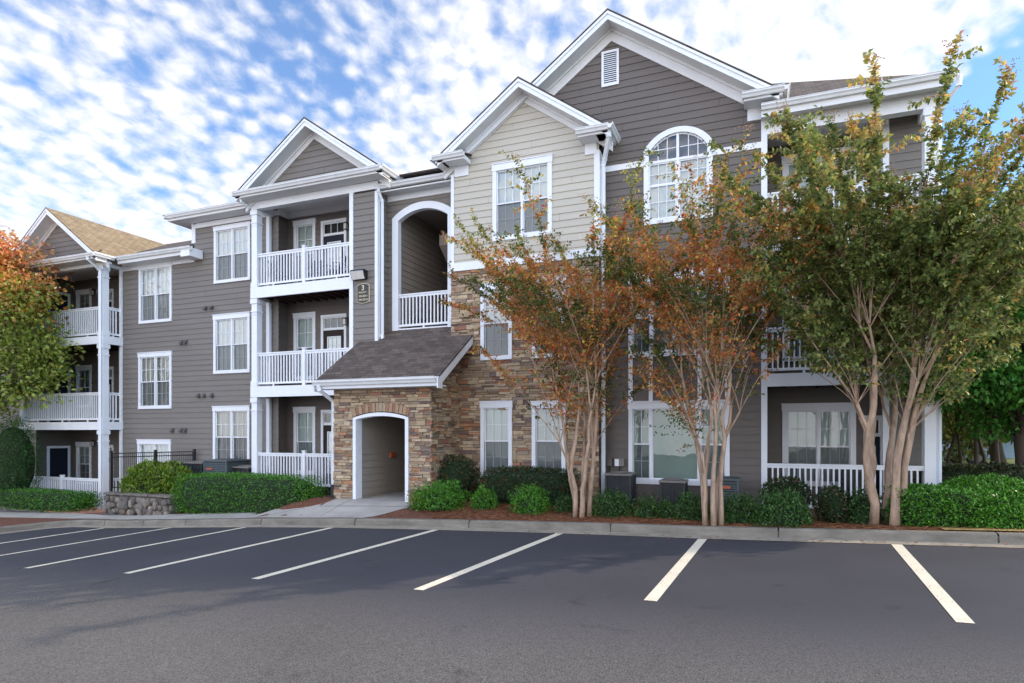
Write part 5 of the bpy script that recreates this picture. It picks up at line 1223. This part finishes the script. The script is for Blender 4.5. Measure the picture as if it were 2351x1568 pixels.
shrub(1911, 12.95, 74, 1116, 1187, 'dark upright shrub before the right balcony railing', 2200, DARKG, [4,4,2,.6], (.05,.024), shape='globe', lump=.06)
shrub(1985, 12.9, 74, 1128, 1200, 'dark green shrub left of the third crape myrtle', 2200, MIDG, [4,3,1,3], (.05,.024), shape='ball', lump=.08)
shrub(2140, 13.0, 176, 1119, 1206, 'low green juniper hedge right of the third crape myrtle', 14000, BRIGHT, [5,2,1,3], (.05,.026), shape='box', dep=1.1, lump=.07, name='hedge', cat='hedge')
shrub(2275, 13.6, 270, 1100, 1206, 'big mounded bright green shrub at the right edge', 26000, BRIGHT, [5,4,2,2], (.055,.028), shape='ball', dep=2.4, lump=.05, zb=H(4,13)-.1)
shrub(2260, 15.9, 260, 1070, 1120, 'dark brown green hedge in the shade behind the mounded shrub', 11000, [(.04,.06,.015),(.07,.075,.02),(.14,.10,.04),(.02,.03,.01)], [3,3,1,3], (.06,.03), shape='box', dep=1.0, name='hedge', cat='hedge', zb=0.15)
# ------------------------------------------------------------------ trees
def branch_pts(p, d, ln, k, bend, r):
    """curved polyline of k+1 points"""
    out = [p.copy()]; q = p.copy(); v = d.normalized()
    for i in range(k):
        v = (v+bend/k+Vector((r.normal(0, .05), r.normal(0, .05), r.normal(0, .03)))).normalized(); q = q+v*(ln/k); out.append(q.copy())
    return out
def crape(px, Y, n_stem, hk, spread, shoots, L0, L1, tilt, palf, seed, label, nleaf, lean=(0, 0), seeds=0, leaf=(.062,.032), spike=0, rb=.075, low=.25):
    r = np.random.default_rng(seed); X = fx(px, Y); z0 = H(X, Y)-.04; o = empty('crape_myrtle', (X, Y, z0), label, 'tree', 'multi stemmed crape myrtles along the kerb')
    trunk = MB(); limbs = MB(); P = []; D = []; Nn = []; T = []; tips = []
    for i in range(n_stem):
        a = 2*math.pi*(i+r.uniform(-.25, .25))/n_stem; b0 = Vector((X+math.cos(a)*rb*2.9, Y+math.sin(a)*rb*2.6, z0)); dr = Vector((math.cos(a)*spread*.5, math.sin(a)*spread*.5, 1))
        h = hk*r.uniform(.85, 1.15); st = branch_pts(b0, dr, h, 7, Vector((math.cos(a)*spread*1.1, math.sin(a)*spread*1.1, .1)), r)
        for k in range(1, len(st)-1): st[k] += Vector((r.normal(0, .02), r.normal(0, .02), 0))
        rr = [rb*1.15]+[rb*(1-.5*k/7)*r.uniform(.9, 1.12) for k in range(1, 8)]; trunk.tube(st, rr, 8)
        forks = [(st[-1], rr[-1]), (st[-1], rr[-1])]
        if r.random() < .8: kk = int(r.integers(3, 6)); forks.append((st[kk], rr[kk]*.8))
        for (fp, fr) in forks:
            dd = Vector((math.cos(a)*spread*1.9+r.normal(0, .22), math.sin(a)*spread*1.9+r.normal(0, .22), 1)); l2 = r.uniform(.35, .8); s2 = branch_pts(fp, dd, l2, 4, Vector((0, 0, .1)), r)
            trunk.tube(s2, [fr*.85, fr*.75, fr*.68, fr*.62, fr*.66], 7)
            for q in range(shoots):
                az = a+r.normal(0, 1.0) if r.random() < .75 else r.uniform(0, 6.28); tl = abs(r.normal(0, 1))*tilt*.6+tilt*.45
                d = Vector((math.cos(az)*tl+lean[0]*.5, math.sin(az)*tl*.85+lean[1]*.5, 1)); ln = r.uniform(L0, L1)*(1 if r.random() > .3 else .7)
                sh = branch_pts(s2[-1], d, ln, 9, Vector((math.cos(az)*.30, math.sin(az)*.30, -.16)), r); r0 = r.uniform(.006, .012)
                limbs.tube(sh, [r0*(1-.85*k/9)+.0015 for k in range(10)], 5, cap=False); tips.append((sh[-1], (sh[-1]-sh[-2]).normalized()))
                nt_ = int(ln/.15)
                for t in range(nt_):
                    f = low+(1-low)*(t+r.random())/nt_; idx = f*9; k = min(8, int(idx)); bp = sh[k].lerp(sh[k+1], idx-k); tz_ = r.uniform(0, 6.28); td = Vector((math.cos(tz_), math.sin(tz_), r.uniform(-.1, .9))); tl_ = r.uniform(.22, .75)*(1.15-.55*f)
                    tw = branch_pts(bp, td, tl_, 3, Vector((0, 0, -.15)), r)
                    if r.random() < .5: limbs.tube(tw, [.004, .003, .002, .0015], 3, cap=False)
                    T.append((tw, f))
                T.append((sh[5:], 1.0))
    # leaves paired along the twigs
    lens = np.array([sum((t[k+1]-t[k]).length for k in range(len(t)-1)) for t, f in T]); wq = lens*np.array([.25+1.1*f+(.9 if f == 1.0 else 0) for t, f in T]); cnt = np.maximum(2, (wq/wq.sum()*nleaf)).astype(int)
    for (t, f), c in zip(T, cnt):
        for j in range(c):
            u = (j+.5)/c*(len(t)-1); k = min(len(t)-2, int(u)); p = t[k].lerp(t[k+1], u-k); d = (t[k+1]-t[k]).normalized(); P.append(p[:]); D.append(d[:])
    P = np.array(P); D = np.array(D); n = len(P); side_ = unit(np.cross(D, r.normal(0, 1, (n, 3)))); dirs = unit(D*.5+side_+np.array([0, 0, -.15])); Nn = unit(r.normal(0, .6, (n, 3))+np.array([0, 0, 1]))
    s_ = r.uniform(.65, 1.3, n); P = P+r.normal(0, .012, (n, 3)); C = palf(P, n, r)
    trunk.build('trunk', M['bark'], o, smooth=True); limbs.build('branches', M['bark'], o, smooth=True); leaves(P, dirs, Nn, leaf[0]*s_, leaf[1]*s_, C, 'foliage', M['leaf'], o)
    if seeds:
        tp = [tips[i] for i in r.permutation(len(tips))[:seeds]]; m = MB(); sp_ = MB()
        for p, d in tp:
            for q in range(9):
                dd = (d+Vector(r.normal(0, .55, 3))).normalized(); l_ = r.uniform(.08, .24); e = p+dd*l_; sp_.tube([p, e], [.002, .0012], 3, cap=False)
                for w_ in range(4):
                    c_ = p+dd*l_*r.uniform(.4, 1)+Vector(r.normal(0, .022, 3)); s = r.uniform(.008, .014)
                    n_ = len(m.v); m.v += [(c_.x+s, c_.y, c_.z), (c_.x-s, c_.y, c_.z), (c_.x, c_.y+s, c_.z), (c_.x, c_.y-s, c_.z), (c_.x, c_.y, c_.z+s), (c_.x, c_.y, c_.z-s)]
                    for f in ((0,2,4),(2,1,4),(1,3,4),(3,0,4),(2,0,5),(1,2,5),(3,1,5),(0,3,5)): m.f.append(tuple(n_+i for i in f)); m.c.append((.58,.40,.25)); m.uv.append(None)
        m.v += sp_.v if False else []
        m.build('seed_heads', M['leaf'], o)
    return o
RUST = [(.62,.22,.06), (.74,.32,.08), (.76,.48,.12), (.42,.15,.05), (.34,.30,.08), (.68,.12,.06)]
def pal_rust(P, n, r):
    z = P[:, 2]; t = np.clip((z-4.9)/1.9, 0, 1)+r.normal(0, .22, n)+.35*blobnoise(P*.7, 5, 3); c = pick(RUST, [4,4,2,2,3,1.4], n); gcol = pick([(.34,.37,.08),(.46,.43,.10),(.24,.28,.06),(.56,.46,.14)], [3,3,2,1.5], n)
    low_ = pick([(.11,.16,.035),(.15,.19,.04),(.08,.12,.03)], [3,2,2], n); out = np.where((t > .62)[:, None], gcol, c); tl = blobnoise(P*.9, 5, 9)+r.normal(0, .3, n)
    return np.where(((tl > .25) & (t < .9))[:, None], low_, out)
def pal_green(P, n, r):
    c = pick([(.20,.26,.075),(.28,.33,.09),(.11,.16,.05),(.40,.39,.12)], [4,4,3,2], n); y = pick([(.58,.48,.15),(.64,.42,.13),(.62,.28,.10),(.48,.45,.13)], [3,2,1.3,3], n)
    t = blobnoise(P*.75, 5, 21)+np.clip((P[:, 2]-5)/2.5, -.5, 1)*.8+r.normal(0, .35, n); return np.where((t > .62)[:, None], y, c)
crape(1335, 12.6, 5, 2.65, .09, 6, 2.2, 4.2, .50, pal_rust, 5, 'first crape myrtle from the left with rusty orange leaves before the stone wall', 34000, lean=(-.30, 0), seeds=50, low=.16, leaf=(.070,.040), rb=.055)
crape(1637, 12.1, 5, 2.5, .085, 6, 2.0, 4.0, .35, pal_rust, 8, 'middle crape myrtle with orange leaves before the picture windows', 29000, lean=(-.04, 0), seeds=44, low=.16, leaf=(.068,.039), rb=.05)
crape(2035, 12.75, 5, 2.7, .11, 9, 2.2, 4.5, .52, pal_green, 14, 'largest crape myrtle with green leaves and tan seed heads before the right balconies', 98000, lean=(.10, 0), seeds=300, rb=.078, leaf=(.084,.048), low=.2)
def crown_tree(px, Y, zb, zc0, zc1, rx, ry, label, pal, wts, n, leaf, seed, trunk=.18, name='tree', group=None, clumps=46, bark='bark_dark', palf=None, trunk_x=0, material='leaf', stems=1, taper=0.0):
    """broad tree: trunk, limbs running to leaf clumps spread through the crown"""
    r = np.random.default_rng(seed); X = fx(px, Y); o = empty(name, (X+trunk_x, Y, zb), label, 'tree', group); tm_ = MB(); lm = MB()
    zc = (zc0+zc1)/2; rz = (zc1-zc0)/2; P = []; cen = np.array([X, Y, zc])
    C_ = unit(r.normal(0, 1, (clumps, 3)))*(r.uniform(.25, 1, (clumps, 1))**.5); C_[:, :2] *= (1-taper*(C_[:, 2:3]*.5+.5)); C_ = C_*np.array([rx, ry, rz])+cen
    fork = []
    for s in range(stems):
        b0 = Vector((X+trunk_x+(s-(stems-1)/2)*.5, Y+r.normal(0, .1), zb)); dr = Vector((-trunk_x*.25+r.normal(0, .06), r.normal(0, .05), 1)); h = (zc-zb)*.72
        st = branch_pts(b0, dr, h, 6, Vector((0, 0, 0)), r); tm_.tube(st, [trunk*1.25]+[trunk*(1-.09*k) for k in range(1, 7)], 9); fork += [st[k] for k in (3, 4, 5, 6)]
    for c in C_:
        f = fork[int(r.integers(len(fork)))]; c_ = Vector(c); mid = f.lerp(c_, .5)+Vector((0, 0, .25*rz*r.uniform(.1, .6))); pts = [f, f.lerp(mid, .55)+Vector(r.normal(0, .05, 3)), mid, mid.lerp(c_, .5)+Vector(r.normal(0, .08, 3)), c_]
        lm.tube(pts, [trunk*.33, trunk*.26, trunk*.18, trunk*.10, .008], 5, cap=False)
    tm_.build('trunk', M[bark], o, smooth=True); lm.build('branches', M[bark], o, smooth=True)
    per = n//clumps; PP = []; DD = []
    for c in C_:
        cr = r.uniform(.28, .62)*min(rx, rz)*.75*(.8 if taper else 1); q = unit(r.normal(0, 1, (per, 3))); rad = r.uniform(.15, 1, (per, 1))**.6; p = c+q*rad*cr*np.array([1.15, 1.15, .62]); PP.append(p); DD.append(q)
    P = np.concatenate(PP); D = np.concatenate(DD); n = len(P); C = palf(P, n, r) if palf else pick(pal, wts, n); s_ = r.uniform(.65, 1.3, n)
    leaves(P, unit(D*.8+r.normal(0, .6, (n, 3))+np.array([0, 0, -.1])), unit(r.normal(0, .6, (n, 3))+np.array([0, 0, 1])), leaf[0]*s_, leaf[1]*s_, C, 'foliage', M[material], o); return o
def pal_oak(P, n, r):
    t = np.clip((P[:, 2]-4.3)/4.8, 0, 1)+r.normal(0, .13, n)+.10*blobnoise(P*.8, 5, 4)
    lo = pick([(.27,.36,.06),(.36,.43,.09),(.44,.46,.13),(.17,.25,.05)], [3,3,2,1], n); mi = pick([(.36,.32,.05),(.50,.28,.05),(.45,.14,.04)], [3,2,1], n); hi = pick([(.90,.42,.16),(.92,.58,.26),(.85,.30,.12),(.88,.24,.14)], [3,2,2,1], n)  # top leaf tones brightened, sunlight on the crown put into the colour
    return np.where((t < .42)[:, None], lo, np.where((t < .6)[:, None], mi, hi))
crown_tree(-45, 13.3, g(-22)+.1, 1.9, 9.6, 4.5, 2.6, 'autumn oak with orange top and green lower leaves at the left edge', None, None, 32000, (.14,.10), 31, .14, clumps=72, taper=.74, palf=pal_oak, trunk_x=-1.1, name='oak_tree')
SUNG = [(.08,.27,.04), (.12,.36,.06), (.18,.42,.09), (.05,.15,.03)]
crown_tree(2345, 16.2, .2, 1.8, 6.3, 2.9, 2.4, 'bright green leafy tree at the right edge behind the third crape myrtle', SUNG, [4,4,2,2], 44000, (.12,.07), 41, .15, clumps=60, name='leafy_tree')
und = [(2215, 19.0, .045, 3, 'slender understory tree nearest the building corner on the right'), (2262, 20.5, .07, 2, 'dark forked understory tree in the middle of the right thicket'), (2320, 18.6, .10, 2, 'thick dark trunked tree at the right of the thicket')]
for i, (px, Y, tr_, st_, lb_) in enumerate(und):
    crown_tree(px, Y, .25, 2.0, 6.5, 1.7, 1.5, lb_, [(.10,.13,.02),(.16,.17,.03),(.05,.08,.015),(.22,.18,.04)], [3,2,3,1], 8000, (.10,.05), 50+i, tr_, clumps=24, name='understory_tree', group='trees in the thicket on the right', stems=st_)
far = [(2300, 27, 'dense dark tree closing the thicket near the right edge'), (2180, 34, 'yellowing tree far behind the building corner'), (2262, 40, 'distant green tree above the parked car'), (2345, 33, 'distant yellow green tree at the right edge'), (2225, 52, 'farthest hazy tree in the gap of the thicket')]
for i, (px, Y, lb_) in enumerate(far):
    crown_tree(px, Y, .5, .8, 9.0, 3.6, 2.5, lb_, [(.16,.20,.04),(.26,.26,.06),(.08,.12,.02),(.30,.24,.06)], [3,3,2,1], 20000, (.22,.13), 70+i, .18, clumps=34, name='background_tree', group='trees far behind on the right')
# trees across the drive behind the camera: they are what the lower window panes mirror
# ------------------------------------------------------------------ a parked car glimpsed through the thicket
def car(px, Y, z, rot, label):
    X = fx(px, Y); o = empty('parked_car', (X, Y, z), label, 'car'); c, s = math.cos(rot), math.sin(rot)
    def T(pts, y0, y1, mb, col=None):
        n = len(mb.v); k = len(pts)
        for y in (y0, y1): mb.v += [(X+p[0]*c-y*s, Y+p[0]*s+y*c, z+p[1]) for p in pts]
        mb.f.append(tuple(n+i for i in range(k))); mb.f.append(tuple(n+k+i for i in range(k))[::-1]); mb.c += [None]*(k+2); mb.uv += [None]*(k+2)
        for i in range(k): j = (i+1) % k; mb.f.append((n+i, n+k+i, n+k+j, n+j))
    body = [(-2.2,.3),(2.15,.3),(2.25,.55),(2.2,.78),(1.2,.92),(-1.75,.95),(-2.2,.85),(-2.28,.55)]; m = MB(); T(body, -.88, .88, m); T([(-1.5,.95),(1.05,.92),(.35,1.42),(-.95,1.45)], -.70, .70, m); m.build('body', M['carblue'], o)
    m = MB(); T([(-1.28,.98),(.80,.96),(.28,1.36),(-.88,1.38)], -.712, .712, m); m.build('side_window', M['navy'], o)
    for a in (-1.4, 1.35):
        for b in (-.9, .74):
            m = MB(); pts = [(a+.32*math.cos(t*math.pi/9), .32+.32*math.sin(t*math.pi/9)) for t in range(18)]; T(pts, b, b+.17, m); w_ = m.build('wheel', M['rubber'], o)
            m = MB(); pts = [(a+.19*math.cos(t*math.pi/6), .32+.19*math.sin(t*math.pi/6)) for t in range(12)]; T(pts, b-.005, b+.175, m); m.build('rim', M['metal'], w_)
car(2305, 30, .36+.012*13, .2, 'pale blue car parked beyond the thicket at the right')
# ------------------------------------------------------------------ fallen leaves
def litter(n, fn, name, label, pal, wts, ln):
    r = np.random.default_rng(99); P = np.array([fn(r) for _ in range(n)]); D = r.normal(0, 1, (n, 3)); D[:, 2] = r.normal(0, .12, n); Nn = unit(np.array([0, 0, 1.])+r.normal(0, .25, (n, 3)))
    o = empty(name+'_patch', tuple(P.mean(axis=0)), label, 'leaf litter') if False else None
    C = pick(pal, wts, n); D = unit(D); S_ = unit(np.cross(D, Nn)); s = r.uniform(.6, 1.3, (n, 1)); V = np.empty((n, 4, 3)); V[:, 0] = P; V[:, 1] = P+D*ln[0]*.5*s+S_*ln[1]*s*.5; V[:, 2] = P+D*ln[0]*s; V[:, 3] = P+D*ln[0]*.5*s-S_*ln[1]*s*.5; V[:, :, 2] += .004
    ob = np_mesh(name, V.reshape(-1, 3), np.arange(n*4).reshape(n, 4), C, M['leaf'], None, (0, 0, 0)); tag(ob, label, 'leaf litter', kind='stuff')
def f_bed(r):
    x = r.uniform(-7.8, 5.5); y = r.uniform(12.0, 13.6); return (x, y, H(x, y)+.006) if x > -7.3+(12.9-y)*1.2 else (0, 12.4, H(0, 12.4))
def f_gut(r):
    x = r.uniform(-5, 6) if r.random() < .8 else r.uniform(-14, 6); y = Yk(x)+min(.28, max(-2.5, .22-abs(r.normal(0, .22)))); return (x, y, g(x)+.018)
litter(900, f_bed, 'leaf_litter', 'scattered tan and orange fallen leaves on the pine straw bed', [(.42,.26,.10),(.40,.14,.04),(.30,.18,.07)], [3,1,2], (.05,.03))
litter(150, f_gut, 'gutter_leaves', 'few brown and orange fallen leaves along the kerb gutter', [(.36,.20,.07),(.38,.11,.04),(.22,.12,.05)], [3,1,2], (.055,.035))
def straw():
    r = np.random.default_rng(5); n = 22000; x = r.uniform(-8.2, 4.6, n); y = r.uniform(11.99, 13.7, n); k = x > -7.6+(12.9-y)*1.1; x, y = x[k], y[k]; n = len(x); z = np.array([H(a, b) for a, b in zip(x, y)])+r.uniform(.0, .03, n)
    a = r.uniform(0, 6.28, n); D = np.stack([np.cos(a), np.sin(a), r.normal(0, .15, n)], 1); P = np.stack([x, y, z], 1); Sd = np.stack([-np.sin(a), np.cos(a), np.zeros(n)], 1); L_ = r.uniform(.06, .16, (n, 1))
    V = np.empty((n, 4, 3)); V[:, 0] = P-Sd*.002; V[:, 1] = P+D*L_-Sd*.002; V[:, 2] = P+D*L_+Sd*.002+np.array([0, 0, .003]); V[:, 3] = P+Sd*.002+np.array([0, 0, .003])
    ob = np_mesh('pine_straw', V.reshape(-1, 3), np.arange(n*4).reshape(n, 4), pick([(.28,.12,.055),(.40,.20,.10),(.16,.06,.03)], [3,2,2], n), M['leaf_thick'], None, (0, 0, 0)); tag(ob, 'reddish pine straw mulch along the kerb bed', 'mulch', kind='stuff')
straw()
